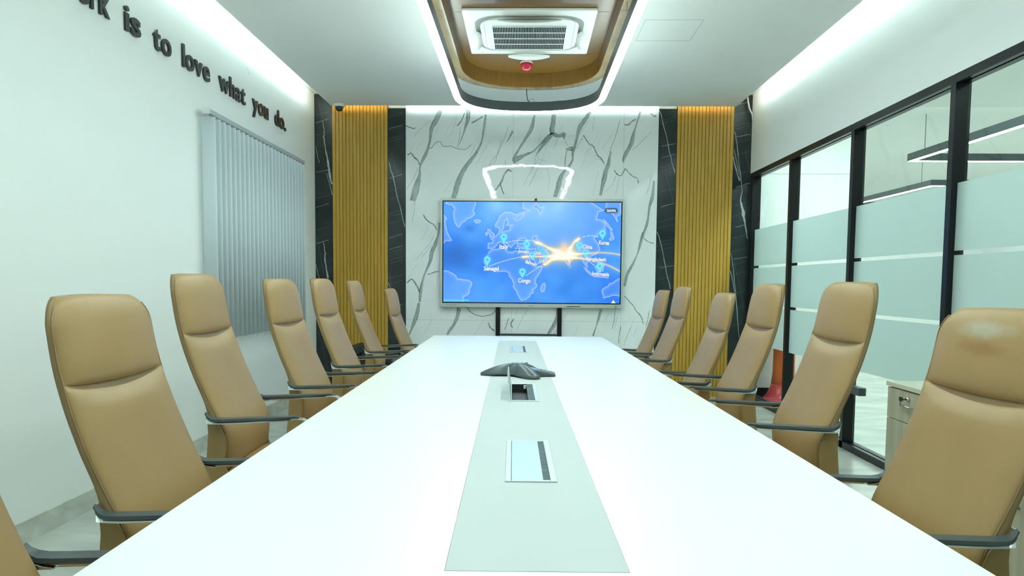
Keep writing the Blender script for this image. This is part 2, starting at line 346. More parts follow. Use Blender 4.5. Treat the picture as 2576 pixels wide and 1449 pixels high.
def smoothline(P, n_=6):
    out = []
    for i in range(len(P) - 1):
        p0, p1, p2, p3 = [np.array(P[min(max(j, 0), len(P) - 1)], float) for j in (i - 1, i, i + 1, i + 2)]
        for k in range(n_):
            t_ = k / n_; out.append(tuple(.5 * (2 * p1 + (p2 - p0) * t_ + (2 * p0 - 5 * p1 + 4 * p2 - p3) * t_ * t_ + (3 * p1 - p0 - 3 * p2 + p3) * t_ ** 3)))
    out.append(tuple(P[-1])); return out
for pts, ws in V:
    C3 = smoothline([(*_unp(a, b_, MY), w_) for (a, b_), w_ in zip(pts, ws)], 6)
    P2 = [(c[0], c[1]) for c in C3]; W2 = [max(.004, c[2]) * .86 for c in C3]
    mb.cur = 1; p3, w3 = rough(P2, W2, 2, .0012, .10, rnd); clipped(mb, p3, w3, YV, MX0, MX1, 0.02, 3.10)
    mb.cur = 4; q = [(x + w_ * .12, z) for (x, z), w_ in zip(P2, W2)]; p3, w3 = rough(q, [w_ * .34 for w_ in W2], 2, .0015, .5, rnd); clipped(mb, p3, w3, YV - .0003, MX0, MX1, 0.02, 3.10)
    for k in range(3):
        f_ = rnd.uniform(-.9, .9); q = [(x + w_ * f_ * .6 + rnd.uniform(-.003, .003), z) for (x, z), w_ in zip(P2, W2)]
        mb.cur = 3 if k == 0 else 2; i0 = rnd.randint(0, len(q) // 2); q = q[i0:i0 + len(q) // 2 + 4]
        p3, w3 = rough(q, .0026 if k else .0018, 2, .002, .6, rnd); clipped(mb, p3, w3, YV - .0005, MX0, MX1, 0.02, 3.10)
for pts, wd in T:
    P2 = smoothline([_unp(a, b_, MY) for a, b_ in pts], 4)
    mb.cur = 1 if wd > .008 else 2
    p3, w3 = rough(P2, [wd * .35] + [wd] * (len(P2) - 2) + [wd * .2], 2, .0022, .45, rnd); clipped(mb, p3, w3, YV, MX0, MX1, 0.02, 3.10)
    if wd > .006:
        mb.cur = 3; p3, w3 = rough(P2, .0018, 3, .004, .6, rnd); clipped(mb, p3, w3, YV - .0006, MX0, MX1, 0.02, 3.10)
mb.cur = 2
for k in range(70):     # faint hairlines following the grain
    x, z = rnd.uniform(MX0, MX1), rnd.uniform(.75, 3.0); L_ = rnd.uniform(.06, .32); a_ = rnd.uniform(.25, .6); q = [(x, z)]
    for j in range(5): q.append((q[-1][0] - L_ / 5 * sin(a_) + rnd.uniform(-.006, .006), q[-1][1] - L_ / 5 * cos(a_)))
    p3, w3 = rough(smoothline(q, 3), .0016, 2, .001, .5, rnd); clipped(mb, p3, w3, YV - .0002, MX0, MX1, 0.02, 3.10)
mb.cur = 2   # tile joints
for xx in (_unp(1290, 500, MY)[0], _unp(1567, 500, MY)[0]): mb.box(xx - .001, xx + .001, YV, MY, 0, 3.1)
mb.box(MX0, MX1, YV, MY, 0.80, 0.802)
mb.cur = 2   # small specks
for k in range(60):
    x, z = rnd.uniform(MX0 + .1, MX1 - .1), rnd.uniform(.8, 3.0); a = rnd.uniform(.002, .006); mb.box(x, x + a, YV, MY, z, z + a)
o = mb.build('marble_wall_panel', [MT['marble'], MT['vein'], MT['veinthin'], MT['veindark'], MT['veinlight']])
tag(o, 'wide white marble wall panel with grey veins behind the large screen', 'wall panel')

# black marble panels
def black_panel(x0, x1, yf, z1, veins, faint, lab):
    m_ = MB(); m_.box(x0, x1, yf, YB - .0005, 0.0, z1)
    r_ = random.Random(int(x0 * 1000))
    m_.cur = 1
    for pts, wd in veins:
        P2 = [_unp(a, b_, yf) for a, b_ in pts]; p3, w3 = rough(P2, wd, 4, .004, .3, r_); clipped(m_, p3, w3, yf - .001, x0, x1, 0, z1)
    m_.cur = 2
    for pts in faint:
        P2 = [_unp(a, b_, yf) for a, b_ in pts]; p3, w3 = rough(P2, .0035, 5, .002, .3, r_); clipped(m_, p3, w3, yf - .0008, x0, x1, 0, z1)
    o_ = m_.build('black_marble_panel', [MT['bmarble'], MT['bvein'], MT['bveinfaint']])
    return tag(o_, lab, 'wall panel', 'black veined marble strips beside the wood slats')
fa = []
def slants(xa, xb, ys, dy): return [[(xa, y_), (xb, y_ - dy)] for y_ in ys]
black_panel(XL, -2.085, 7.905, ZS,
  [([(811, 303), (815, 322), (816, 335), (814, 345), (818, 370), (824, 400), (826, 415), (828, 430), (832, 455), (838, 467)], [.003, .006, .006, .012, .010, .016, .02, .022, .02, .012]),
   ([(822, 435), (829, 462), (836, 490), (838, 500)], [.003, .005, .007, .004]), ([(794, 368), (799, 390), (803, 410)], .004),
   ([(813, 608), (818, 635), (817, 650), (820, 670), (825, 700)], [.004, .008, .012, .012, .016]), ([(795, 665), (803, 700)], .005),
   ([(793, 309), (838, 294)], .003), ([(795, 433), (838, 425)], .003), ([(796, 613), (838, 599)], .003), ([(795, 522), (838, 508)], .0025)],
  slants(794, 838, [290, 340, 500, 580, 645, 740, 790, 845, 880], 12) + [[(798, 245), (812, 300)], [(796, 590), (815, 690)], [(800, 830), (825, 930)]],
  'black marble strip in the left corner beside the white wall')
black_panel(-1.49, MX0, 7.905, 3.055,
  [([(978, 409), (986, 435), (994, 468), (998, 490), (1010, 535), (1022, 583)], [.004, .009, .007, .006, .006, .006]), ([(978, 711), (983, 730), (987, 745)], .006),
   ([(979, 449), (1022, 435)], .003), ([(979, 324), (1022, 311)], .0025), ([(979, 628), (1022, 616)], .003), ([(979, 778), (1022, 762)], .003), ([(979, 598), (1022, 586)], .0025)],
  slants(979, 1022, [291, 296, 328, 349, 356, 480, 500, 537, 545, 562, 601, 636, 655, 663, 700, 715, 800, 850], 12) + [[(984, 385), (1000, 440)], [(979, 690), (990, 740)]],
  'black marble strip between the left wood slats and the white marble')
black_panel(MX1, 1.583, 7.905, 3.055,
  [([(1656, 268), (1666, 300), (1678, 350), (1690, 410), (1698, 435)], .006), ([(1650, 570), (1664, 620), (1674, 670), (1686, 727)], .006),
   ([(1653, 400), (1699, 387)], .0025), ([(1652, 371), (1699, 361)], .003), ([(1651, 524), (1697, 511)], .003), ([(1648, 677), (1694, 668)], .003)],
  slants(1652, 1697, [307, 314, 425, 433, 485, 560, 575, 612, 620, 632, 672, 705, 745, 800, 850], 12) + [[(1674, 435), (1686, 480), (1694, 508)]],
  'black marble strip between the white marble and the right wood slats')
black_panel(2.178, XR, 7.905, ZS,
  [([(1844, 310), (1852, 350), (1858, 400), (1864, 450), (1867, 480), (1863, 505), (1870, 535), (1874, 560), (1880, 600)], [.004, .007, .005, .006, .007, .012, .03, .014, .01]),
   ([(1842, 355), (1852, 400), (1862, 455)], .005), ([(1842, 385), (1850, 420), (1860, 455)], .008), ([(1836, 620), (1845, 680), (1850, 730), (1855, 800), (1860, 850)], [.003, .005, .007, .008, .005]),
   ([(1833, 665), (1842, 700), (1848, 735)], .006), ([(1862, 262), (1884, 255)], .004), ([(1842, 345), (1888, 338)], .003), ([(1840, 475), (1886, 461)], .004), ([(1838, 576), (1884, 562)], .004), ([(1834, 653), (1880, 647)], .003)],
  slants(1840, 1886, [292, 320, 328, 362, 393, 442, 519, 545, 600, 634, 668, 692, 740, 780, 820], 12) + [[(1875, 380), (1888, 440)], [(1846, 660), (1862, 720), (1875, 800)]],
  'black marble strip in the right corner beside the glass partition')

def slat_panel(x0, x1, lab):
    r_ = thing('wood_slat_panel', lab, 'wall panel', ((x0 + x1) / 2, 7.90, 0), group='golden fluted wood panels on the far wall')
    W_ = x1 - x0; n_ = 16; p = W_ / n_
    box('backing', MT['slatgap'], -W_ / 2, W_ / 2, 0.0, 0.032, 0, ZS, r_)
    for i in range(n_):
        m_ = MB(); a = -W_ / 2 + i * p + .0016; b = a + p - .0032
        m_.prism([(a, 0.0), (a + .001, -.0085), (a + .003, -.010), (b - .003, -.010), (b - .001, -.0085), (b, 0.0)], 0, ZS - .001); fixn(m_.build('slat', MT['slat'], r_))
slat_panel(-2.085, -1.49, 'fluted golden wood slat panel on the far wall, left of the screen')
slat_panel(1.583, 2.178, 'fluted golden wood slat panel on the far wall, right of the screen')

# ------------------------------------------------------------------ glass partition
GX = 2.404; FZ = 2.383; CAP = 0.05
bays = [(6.754, 7.81), (5.492, 6.704), (4.238, 5.443), (2.93, 4.189), (-1.6, 2.88)]
for i, (a, b) in enumerate(bays):
    r_ = bpy.data.objects.new('window_%d' % (i + 1), None); COL.objects.link(r_); struct(r_)
    box('glass_pane', MT['glass'], GX, GX + .008, a - .01, b + .01, CAP - .01, FZ - CAP + .01, r_)
    mf = MB()
    for z0, z1 in ((0.595, 0.985), (1.010, 1.383), (1.408, 1.785)): mf.box(GX - .0012, GX - .0004, a, b, z0, z1)
    mf.build('frosted_film', MT['film'], r_)
    mm_ = MB(); ye = b; y2 = 7.905 if i == 0 else b + .05
    mm_.box(XR, XR + .087, ye, y2, CAP, FZ - .0); mm_.build('mullion', MT['black'], r_, bevel=.002)
    mh = MB(); mh.box(XR, XR + .03, a, b, FZ - CAP, FZ); mh.box(XR + .045, XR + .087, a, b, FZ - CAP, FZ); mh.box(XR + .03, XR + .045, a, b, FZ - CAP + .02, FZ); mh.build('frame_head', MT['black'], r_)
    mh = MB(); ys = a if i < 4 else YN
    mh.box(XR, XR + .03, ys - (.05 if i < 4 else 0), y2, 0, CAP); mh.box(XR + .045, XR + .087, ys - (.05 if i < 4 else 0), y2, 0, CAP); mh.box(XR + .03, XR + .045, ys - .05 if i < 4 else ys, y2, 0, CAP - .025); mh.build('frame_sill', MT['black'], r_)
    if i == 2: box('lock_patch', MT['pendblack'], GX - .022, GX + .03, b - .205, b - .0, .422, .478, r_)

# ------------------------------------------------------------------ office beyond the glass
struct(box('wall_corridor', MT['wall'], XR + .12, 3.56, YB, 14.9, 0.1, ZC))
struct(box('baseboard_corridor', MT['black'], XR + .12, 3.57, YB - .012, YB + .05, 0, 0.1))
struct(box('trim_corridor', MT['groove'], XR + .12, 3.56, YB - .002, YB, 2.385, 2.39))
struct(box('wall_office_far', MT['wall'], 3.56, 9.2, 14.9, 15.05, 0, ZC))
struct(box('wall_office_right', MT['wall'], 9.1, 9.25, YN, 14.9, 0, ZC))
struct(box('wall_office_near', MT['wall'], XR + .12, 9.1, YN - .12, YN, 0, ZC))
struct(box('ceiling_office', MT['ceil'], XR + .12, 9.2, YN - .1, 15.1, ZC, ZC + .1))
def office_frame(x0, x1, y0, y1, z, lab):
    r_ = thing('office_pendant_light', lab, 'ceiling light', (x0, y0, z), group='black rectangular pendant lights in the office')
    W_, D_ = x1 - x0, y1 - y0; t_ = .06
    m_ = MB()
    for q in ((0, t_, 0, D_), (W_ - t_, W_, 0, D_), (t_, W_ - t_, 0, t_), (t_, W_ - t_, D_ - t_, D_)): m_.box(*q, 0.004, .085)
    m_.build('housing', MT['pendblack'], r_)
    m_ = MB(); e = .008
    for q in ((e, t_ - e, e, D_ - e), (W_ - t_ + e, W_ - e, e, D_ - e), (t_, W_ - t_, e, t_ - e), (t_, W_ - t_, D_ - t_ + e, D_ - e)): m_.box(*q, 0, .006)
    m_.build('diffuser', MT['offled'], r_)
    for q in ((.03, .3), (.03, D_ - .3), (W_ - .03, .3), (W_ - .03, D_ - .3)):
        m_ = MB(); m_.tube([(q[0], q[1], .085), (q[0], q[1], ZC - z)], .003, 5); m_.build('suspension_wire', MT['wire'], r_)
office_frame(4.26, 6.5, 5.6, 8.42, 2.6, 'black rectangular pendant light seen through the two nearest glass panes')
office_frame(5.6, 7.8, 10.4, 13.2, 2.6, 'farther black rectangular pendant light above the frosted band')
for x, y, h_, lab in ((3.6, 1.5, .5, 'added square fill light, out of view, just beyond the cabinets'), (7.3, 2.0, .5, 'added square fill light, out of view, in the near far corner of the office'), (3.05, 6.5, .25, 'added small hidden fill light brightening the corridor by the red planter'), (7.6, 6.0, .5, 'added square fill light, out of view, beside the nearer black pendant'),
                    (4.4, 11.5, .5, 'added square fill light hidden behind the corridor corner'), (8.6, 10.5, .5, 'added square fill light, out of view, right of the farther black pendant')):
    o = box('added_office_light', MT['corrfill'] if h_ < .3 else MT['offfill'], x - h_, x + h_, y - h_, y + h_, ZC - .012, ZC - .001)  # added glowing squares, kept out of view, lighting office and corridor
    tag(o, lab, 'ceiling light', 'added unseen fill lights in the office')
# flared red and orange floor stand outside the glass
r_ = thing('flared_planter', 'tall glossy red planter with flared foot standing behind the glass partition', 'planter', (2.70, 7.66, 0))
m_ = MB(); m_.lathe([(.23, 0), (.235, .008), (.20, .03), (.165, .07), (.135, .13), (.122, .18)], n=32); m_.build('foot', pm('magenta_red_gloss', (0.50, 0.03, 0.06), 0.15), r_)
m_ = MB(); m_.lathe([(.122, .18), (.112, .30), (.108, .5), (.112, .8), (.12, .95), (.11, .95), (.10, .9)], n=32); m_.build('body', pm('orange_red_gloss', (0.68, 0.10, 0.04), 0.15), r_)

# ------------------------------------------------------------------ cabinet run by the glass
def cabinet(y0, y1, lab, drawer, nd, handle_y=None):
    r_ = thing('storage_cabinet', lab, 'cabinet', (1.9, y0, 0), group='light ash cabinets along the glass partition')
    D_ = y1 - y0; H_ = .69
    box('body', MT['ash'], .018, .42, 0.002, D_ - .002, .0, H_, r_)
    zt = H_ - .165 if drawer else H_ - .006
    if drawer:
        d = box('drawer', MT['ash'], 0, .016, .004, D_ - .004, zt + .003, H_ - .006, r_, .001)
        m_ = MB(); m_.tube([(-.02, D_ * .5 - .045, .612), (-.02, D_ * .5 + .045, .612)], .005, 8); m_.tube([(-.02, D_ * .5 - .04, .612), (0, D_ * .5 - .04, .612)], .003, 6); m_.tube([(-.02, D_ * .5 + .04, .612), (0, D_ * .5 + .04, .612)], .003, 6)
        m_.build('handle', MT['steel'], d)
        m_ = MB(); m_.tube([(0, D_ * .5 + .0, .648), (-.012, D_ * .5 + .0, .648)], .011, 14); m_.build('lock', MT['chrome'], d)
        m_ = MB(); m_.tube([(-.012, D_ * .5, .648), (-.03, D_ * .5, .648)], .003, 6); m_.box(-.034, -.03, D_ * .5 + .0, D_ * .5 + .03, .638, .658); m_.tube([(-.032, D_ * .5 + .02, .648), (-.03, D_ * .5 + .022, .62)], .002, 6); m_.build('key', MT['darkplastic'], d)
    for k in range(nd):
        a = .004 + k * (D_ - .004) / nd; b = a + (D_ - .004) / nd - .004
        d = box('door', MT['ash'], 0, .016, a, b, .06, zt - .001, r_, .001)
        if handle_y is not None:
            hy = handle_y[k] - y0; m_ = MB(); m_.tube([(0, hy, .36), (-.028, hy, .365), (-.03, hy, .38), (-.03, hy, .49), (-.028, hy, .505), (0, hy, .51)], .006, 8); m_.build('handle', MT['steel'], d)
    box('worktop', MT['ashtop'], -.008, .43, -.001, D_ + .001, H_ + .001, H_ + .024, r_, .002)
cabinet(3.42, 3.85, 'light ash pedestal cabinet with keyed drawer, far end of the cabinet row', True, 1)
cabinet(2.42, 3.418, 'light ash two-door cabinet behind the nearest right-hand chairs', False, 2, (2.80, 3.02))
cabinet(1.42, 2.418, 'light ash two-door cabinet at the near end of the cabinet row', False, 2, (1.8, 2.02))

# ------------------------------------------------------------------ wooden ceiling canopy
def supell(cx, hx, y0, yf, n_, yb0, yb, cnt=28):
    """closed outline: straight sides, super-elliptic far and near ends"""
    out = []
    for k in range(cnt + 1):
        a = pi * k / cnt; c, s_ = cos(a), sin(a)
        out.append((cx + hx * math.copysign(abs(c) ** (2 / n_), c), y0 + (yf - y0) * abs(s_) ** (2 / n_)))
    for k in range(cnt + 1):
        a = pi + pi * k / cnt; c, s_ = cos(a), sin(a)
        out.append((cx + hx * math.copysign(abs(c) ** (2 / n_), c), yb0 - (yb0 - yb) * abs(s_) ** (2 / n_)))
    return out
r_ = thing('ceiling_canopy', 'long rounded wood veneer canopy under the ceiling around the air conditioner', 'ceiling canopy', (0, 0, 0))
outer = supell(.0175, .6425, 5.95, 6.665, 2.4, .9, .2); inner = supell(.0225, .5575, 5.95, 6.583, 2.4, .9, .28)
outer2 = supell(.0175, .6405, 5.95, 6.663, 2.4, .9, .202); inner2 = supell(.0225, .5595, 5.95, 6.585, 2.4, .9, .278)
m_ = MB(); m_.prism(inner2, 3.05, 3.0595); m_.cur = 1
for yy in (4.62, 5.12, 6.04): m_.box(-.5, .55, yy, yy + .002, 3.0488, 3.05)
fixn(m_.build('recess_board', [MT['veneer'], MT['seam']], r_))
m_ = MB(); m_.ring(outer2, inner, 2.931, 3.0598); m_.cur = 1
o = fixn(m_.build('side_band', [MT['veneer'], MT['seam']], r_))
m_ = MB(); m_.ring(outer, supell(.0225, .5565, 5.95, 6.582, 2.4, .9, .281), 2.924, 2.931); m_.cur = 1
for sx in (-.585, .62):
    for yy in (4.75, 6.02): m_.box(sx - .045, sx + .045, yy, yy + .0025, 2.9232, 2.924)
fixn(m_.build('rim', [MT['veneer_rim'], MT['seam']], r_))

# LED pendant loop
PZ = 2.68
r_ = thing('pendant_light', 'long rounded black pendant light loop glowing white underneath, over the table', 'pendant light', (0, 0, PZ))
PO = supell(.017, .605, 5.9, 6.475, 2.4, 1.0, .45, 40); PI_ = supell(.017, .552, 5.9, 6.415, 2.4, 1.0, .51, 40)
m_ = MB(); m_.ring(PO, PI_, .004, .082); fixn(m_.build('housing', MT['pendblack'], r_))
m_ = MB(); m_.ring(supell(.017, .6035, 5.9, 6.473, 2.4, 1.0, .452, 40), supell(.017, .5535, 5.9, 6.417, 2.4, 1.0, .508, 40), -.006, .0038); fixn(m_.build('diffuser', MT['led'], r_))
m_ = MB(); m_.ring(supell(.017, .59, 5.9, 6.46, 2.4, 1.0, .465, 40), supell(.017, .567, 5.9, 6.43, 2.4, 1.0, .495, 40), .0822, .084); fixn(m_.build('added_uplight_ring', MT['uplight'], r_))  # added glowing ring facing up, lifts the ceiling brightness
for x, y in ((.60, 4.6), (-.566, 3.4), (.60, 2.6), (-.566, 2.6)):
    m_ = MB(); m_.tube([(x, y, .082), (x, y, .2438)], .0022, 6); m_.tube([(x, y, .082), (x, y, .12)], .005, 6); m_.build('suspension_rod', MT['steel'], r_)
m_ = MB(); m_.tube([(-.01, 6.62, .243), (-.008, 6.61, .19), (0.0, 6.56, .13), (.03, 6.48, .088), (.08, 6.45, .087), (.17, 6.44, .086), (.26, 6.43, .092), (.38, 6.40, .092), (.44, 6.36, .086)], .0035, 6); m_.build('power_cable', MT['wire'], r_)
# small loop of wire
m_ = MB(); m_.tube([(.015 + .022 * cos(a) + .02, 6.47, .10 + .022 * sin(a)) for a in [k * pi / 8 for k in range(-3, 12)]], .0013, 5); m_.build('cable_loop', MT['wire'], r_)

# ------------------------------------------------------------------ air conditioner cassette
CXA, CYA, CZA = .007, 5.51, 3.03
r_ = thing('air_conditioner', 'white square ceiling cassette air conditioner in the wood canopy', 'air conditioner', (CXA, CYA, CZA))
def rrect(hx, hy, r, n_=6):
    o_ = []
    for cx, cy, a0 in ((hx - r, hy - r, 0), (-hx + r, hy - r, pi / 2), (-hx + r, -hy + r, pi), (hx - r, -hy + r, 3 * pi / 2)):
        for k in range(n_ + 1): a = a0 + pi / 2 * k / n_; o_.append((cx + r * cos(a), cy + r * sin(a)))
    return o_
m_ = MB(); m_.prism(rrect(.459, .465, .015), 0, .019); fixn(m_.build('fascia', MT['white'], r_, bevel=.004))
# air outlet slot ring (dark) and raised centre
m_ = MB(); m_.ring(rrect(.385, .375, .17, 10), rrect(.35, .34, .15, 10), -.002, -.0002); fixn(m_.build('outlet_slot', pm('slot_grey', (.30, .31, .28), .6), r_))
m_ = MB(); m_.prism(rrect(.35, .34, .15, 10), -.012, -.0003); fixn(m_.build('centre_panel', MT['white'], r_, bevel=.003))
m_ = MB(); m_.ring(rrect(.322, .33, .03), rrect(.3195, .3275, .028), -.0135, -.0121); fixn(m_.build('panel_seam', MT['groove'], r_))
# grille
m_ = MB(); m_.box(-.262, .262, -.20, .30, -.0135, -.0122); g_ = m_.build('intake_grille', pm('grille_dark', (.012, .02, .022), .9, spec=.05), r_)
m_ = MB()
for k in range(46): x = -.262 + .524 * k / 45; m_.box(x - .0011, x + .0011, -.20, .30, -.0165, -.0136)
for k in range(9):
    y = -.20 + .5 * k / 8
    if k % 2 == 0 or k in (0, 8): m_.box(-.265, .265, y - .003, y + .003, -.018, -.0136)
m_.build('louvres', MT['white'], g_)
def vane(cx, cy, L_, W_, along_x, tilt, drop):
    m_ = MB(); n_ = 14; v = []
    for k in range(n_ + 1):
        t_ = -1 + 2 * k / n_; wv = W_ * (1 - abs(t_) ** 2.4 * .75)
        for s_ in (-1, 1):
            a = t_ * L_; b_ = s_ * wv * .5; z = -drop + b_ * tilt - (.006 * (1 - t_ * t_))
            v.append((cx + (a if along_x else b_), cy + (b_ if along_x else a), z)); v.append((cx + (a if along_x else b_), cy + (b_ if along_x else a), z + .004))
    fs = []
    for k in range(n_):
        o_ = 4 * k; fs += [[o_, o_ + 2, o_ + 6, o_ + 4], [o_ + 1, o_ + 5, o_ + 7, o_ + 3], [o_, o_ + 4, o_ + 5, o_ + 1], [o_ + 2, o_ + 3, o_ + 7, o_ + 6]]
    fs += [[0, 1, 3, 2], [4 * n_, 4 * n_ + 2, 4 * n_ + 3, 4 * n_ + 1]]
    m_.add(v, fs, True); return fixn(m_.build('air_vane', MT['white'], r_))
vane(0, -.375, .22, .07, True, .75, .03); vane(0, .452, .165, .085, True, -.25, .024)
vane(-.385, .06, .19, .075, False, .75, .033); vane(.385, .06, .19, .075, False, -.75, .033)
m_ = MB(); m_.box(-.375, -.36, .415, .42, -.0012, -.0002); m_.build('status_lamp', MT['darkplastic'], r_)

# fire alarm sounder
r_ = thing('fire_alarm', 'red domed fire alarm sounder on the wood canopy beyond the air conditioner', 'fire alarm', (-.012, 6.24, 3.05))
m_ = MB(); m_.lathe([(.050, -.001), (.052, -.012), (.050, -.018)], n=28); m_.build('base', MT['white'], r_)
m_ = MB(); m_.lathe([(.050, -.019), (.051, -.03), (.046, -.05), (.034, -.066), (.015, -.073), (.001, -.074)], n=28); m_.build('dome', MT['red'], r_)
# security camera
r_ = thing('security_camera', 'white and black dome security camera at the ceiling edge by the left slats', 'security camera', (-1.965, 7.735, ZC))
m_ = MB(); m_.lathe([(.058, -.001), (.060, -.01), (.058, -.028), (.050, -.034)], n=28); m_.build('base', MT['white'], r_)
m_ = MB(); m_.lathe([(.038, -.035), (.040, -.045), (.036, -.062), (.024, -.075), (.008, -.081), (.001, -.082)], n=24); m_.build('dome', pm('smoked_dome', (.015, .02, .02), .08), r_)
# access hatch in the ceiling
o = struct(MB().build('trim_1', MT['groove'])); bpy.data.objects.remove(o)
m_ = MB(); m_.ring([(.82, 5.30), (1.23, 5.30), (1.23, 5.745), (.82, 5.745)], [(.8225, 5.3025), (1.2275, 5.3025), (1.2275, 5.7425), (.8225, 5.7425)], ZC - .0012, ZC - .0001)
struct(fixn(m_.build('trim_1', MT['groove'])))

# ------------------------------------------------------------------ wall lettering
def glyph_mesh(ch, name, extr, bold):
    cu = bpy.data.curves.new('glyph', 'FONT'); cu.body = ch; cu.size = 1.0; cu.extrude = extr; cu.offset = bold; cu.resolution_u = 6; cu.bevel_depth = 0
    o_ = bpy.data.objects.new('glyph', cu); COL.objects.link(o_); bpy.context.view_layer.update()
    me = bpy.data.meshes.new_from_object(o_.evaluated_get(bpy.context.evaluated_depsgraph_get())); me.name = name
    bpy.data.objects.remove(o_); bpy.data.curves.remove(cu); return me
words = [('ork', 3.735, 4.015), ('is', 4.168, 4.335), ('to', 4.486, 4.705), ('love', 4.862, 5.275), ('what', 5.437, 5.94), ('you', 6.10, 6.465), ('do.', 6.638, 6.935)]
ordn = {'o': 'round', 'i': 'dotted', 'l': 'tall', 't': 'crossed'}
kin = {'ork': 'partly cropped word work', 'is': 'word is', 'to': 'word to', 'love': 'word love', 'what': 'word what', 'you': 'word you', 'do.': 'word do'}
for wd, ya, yb in words:
    adv = []; x = 0; ms = []
    for ch in wd:
        me = glyph_mesh(ch, 'wall_letter', .004 / .2, .018); co = np.array([v.co[:] for v in me.vertices]); ms.append((ch, me, co[:, 0].min(), co[:, 0].max()))
    gap = .055; tot = sum(b - a for _, _, a, b in ms) + gap * (len(ms) - 1); k = (yb - ya) / tot; cur = ya
    for ch, me, a, b in ms:
        S = .205
        for v in me.vertices:
            cx, cy, cz = v.co; v.co = (0.010 + (cz) * S, (cx - a) * k, cy * S)
        me.materials.append(MT['letter']); o_ = bpy.data.objects.new('wall_letter', me); COL.objects.link(o_)
        o_.location = (XL + .0, cur, 2.614 - (cur - 4) * .0005)
        for v in me.vertices: v.co.x = v.co.x if v.co.x > .010 else .001
        pos = {'.': 'full stop'}.get(ch)
        lab = ('small black full stop ending the wall motto' if ch == '.' else 'black raised letter %s in the %s on the left wall' % (ch, kin[wd]))
        tag(o_, lab, 'wall letter', 'black raised letters of the motto on the left wall'); cur += (b - a) * k + gap * k

# ------------------------------------------------------------------ vertical blind
r_ = thing('vertical_blind', 'pale blue grey vertical slat blind hanging on the left wall', 'window blind', (-2.205, 4.97, 0))
m_ = MB(); m_.box(-.020, .022, .094, 2.262, 2.352, 2.386); m_.build('headrail', MT['rail'], r_, bevel=.003)
for a_, b_ in ((.084, .0935), (2.2625, 2.272)):
    m_ = MB(); m_.box(-.024, .025, a_, b_, 2.348, 2.390); m_.build('end_cap', MT['white'], r_)
for yy in (.25, 1.2, 2.1):
    m_ = MB(); m_.box(-.073, .0, yy, yy + .02, 2.3865, 2.394); m_.build('bracket', MT['steel'], r_)
ns = 24; ang = radians(77)
for k in range(ns):
    yc = .115 + k * .0885; hw = .050; m_ = MB(); nseg = 6; v = []; a = ang + radians(random.uniform(-3, 3))
    for j in range(nseg + 1):
        t_ = -1 + 2 * j / nseg; dx = t_ * hw * sin(a); dy = t_ * hw * cos(a) - .004 * (1 - t_ * t_)
        for e in (0, .0012): v += [(dx, yc + dy + e, .782), (dx, yc + dy + e, 2.335)]
    fs = []
    for j in range(nseg):
        q = 4 * j; fs += [[q, q + 1, q + 5, q + 4], [q + 2, q + 6, q + 7, q + 3], [q, q + 4, q + 6, q + 2], [q + 1, q + 3, q + 7, q + 5]]
    fs += [[0, 2, 3, 1], [4 * nseg, 4 * nseg + 1, 4 * nseg + 3, 4 * nseg + 2]]; m_.add(v, fs, True)
    m_.cur = 1; m_.box(-.003, .003, yc - .006, yc + .006, 2.335, 2.352)
    fixn(m_.build('slat', [MT['blind'], MT['whitewire']], r_))
for xx in (-.046, .046):
    m_ = MB(); pts = []
    for k in range(ns - 1):
        for j in range(8): t_ = j / 8; pts.append((xx, .115 + (k + t_) * .0885 + (.010 if xx > 0 else -.010), .790 - .032 * sin(pi * t_)))
    m_.tube(pts, .0018, 5); m_.build('bottom_chain', MT['whitewire'], r_)

# ------------------------------------------------------------------ conference table
TR = 0.017672; TX0, TX1, TY0, TY1 = -.6739, .7693, .61, 6.2898
tcx, tcy = (TX0 + TX1) / 2, (TY0 + TY1) / 2
r_ = thing('conference_table', 'long white lacquered conference table with pale grey centre strip', 'table', (tcx * cos(TR) - tcy * sin(TR), tcx * sin(TR) + tcy * cos(TR), 0), TR)
SX0, SX1, SY0, SY1 = -.104, .189, 1.1307, 5.771
ports = [(1.65, 2.09), (2.80, 3.285), (3.80, 4.19), (4.775, 5.28)]; PX0, PX1 = -.014, .107
def TL(x, y): return x - tcx, y - tcy
def tb(m_, x0, x1, y0, y1, z0, z1): m_.box(x0 - tcx, x1 - tcx, y0 - tcy, y1 - tcy, z0, z1)
m_ = MB()
tb(m_, TX0, SX0 - .0008, TY0, TY1, .715, .75); tb(m_, SX1 + .0008, TX1, TY0, TY1, .715, .75); tb(m_, SX0 - .0008, SX1 + .0008, TY0, SY0 - .0008, .715, .75); tb(m_, SX0 - .0008, SX1 + .0008, SY1 + .0008, TY1, .715, .75)
m_.build('tabletop', MT['tabletop'], r_)
m_ = MB(); y = SY0; q = .004
for a, b in ports:
    tb(m_, SX0, SX1, y, a + q, .717, .7505); tb(m_, SX0, PX0 + q, a + q, b - q, .717, .7505); tb(m_, PX1 - q, SX1, a + q, b - q, .717, .7505); y = b - q
tb(m_, SX0, SX1, y, SY1, .717, .7505); m_.build('centre_strip', MT['strip'], r_)
for ya in (1.35, 3.2, 5.05): o = box('pedestal', MT['tabletop'], -.28, .28, ya - tcy - .22, ya - tcy + .22, 0, .70, r_, .004)
m_ = MB(); tb(m_, TX0 + .18, TX1 - .18, 1.2, 5.7, .70, .7149); m_.build('under_frame', MT['steel'], r_)

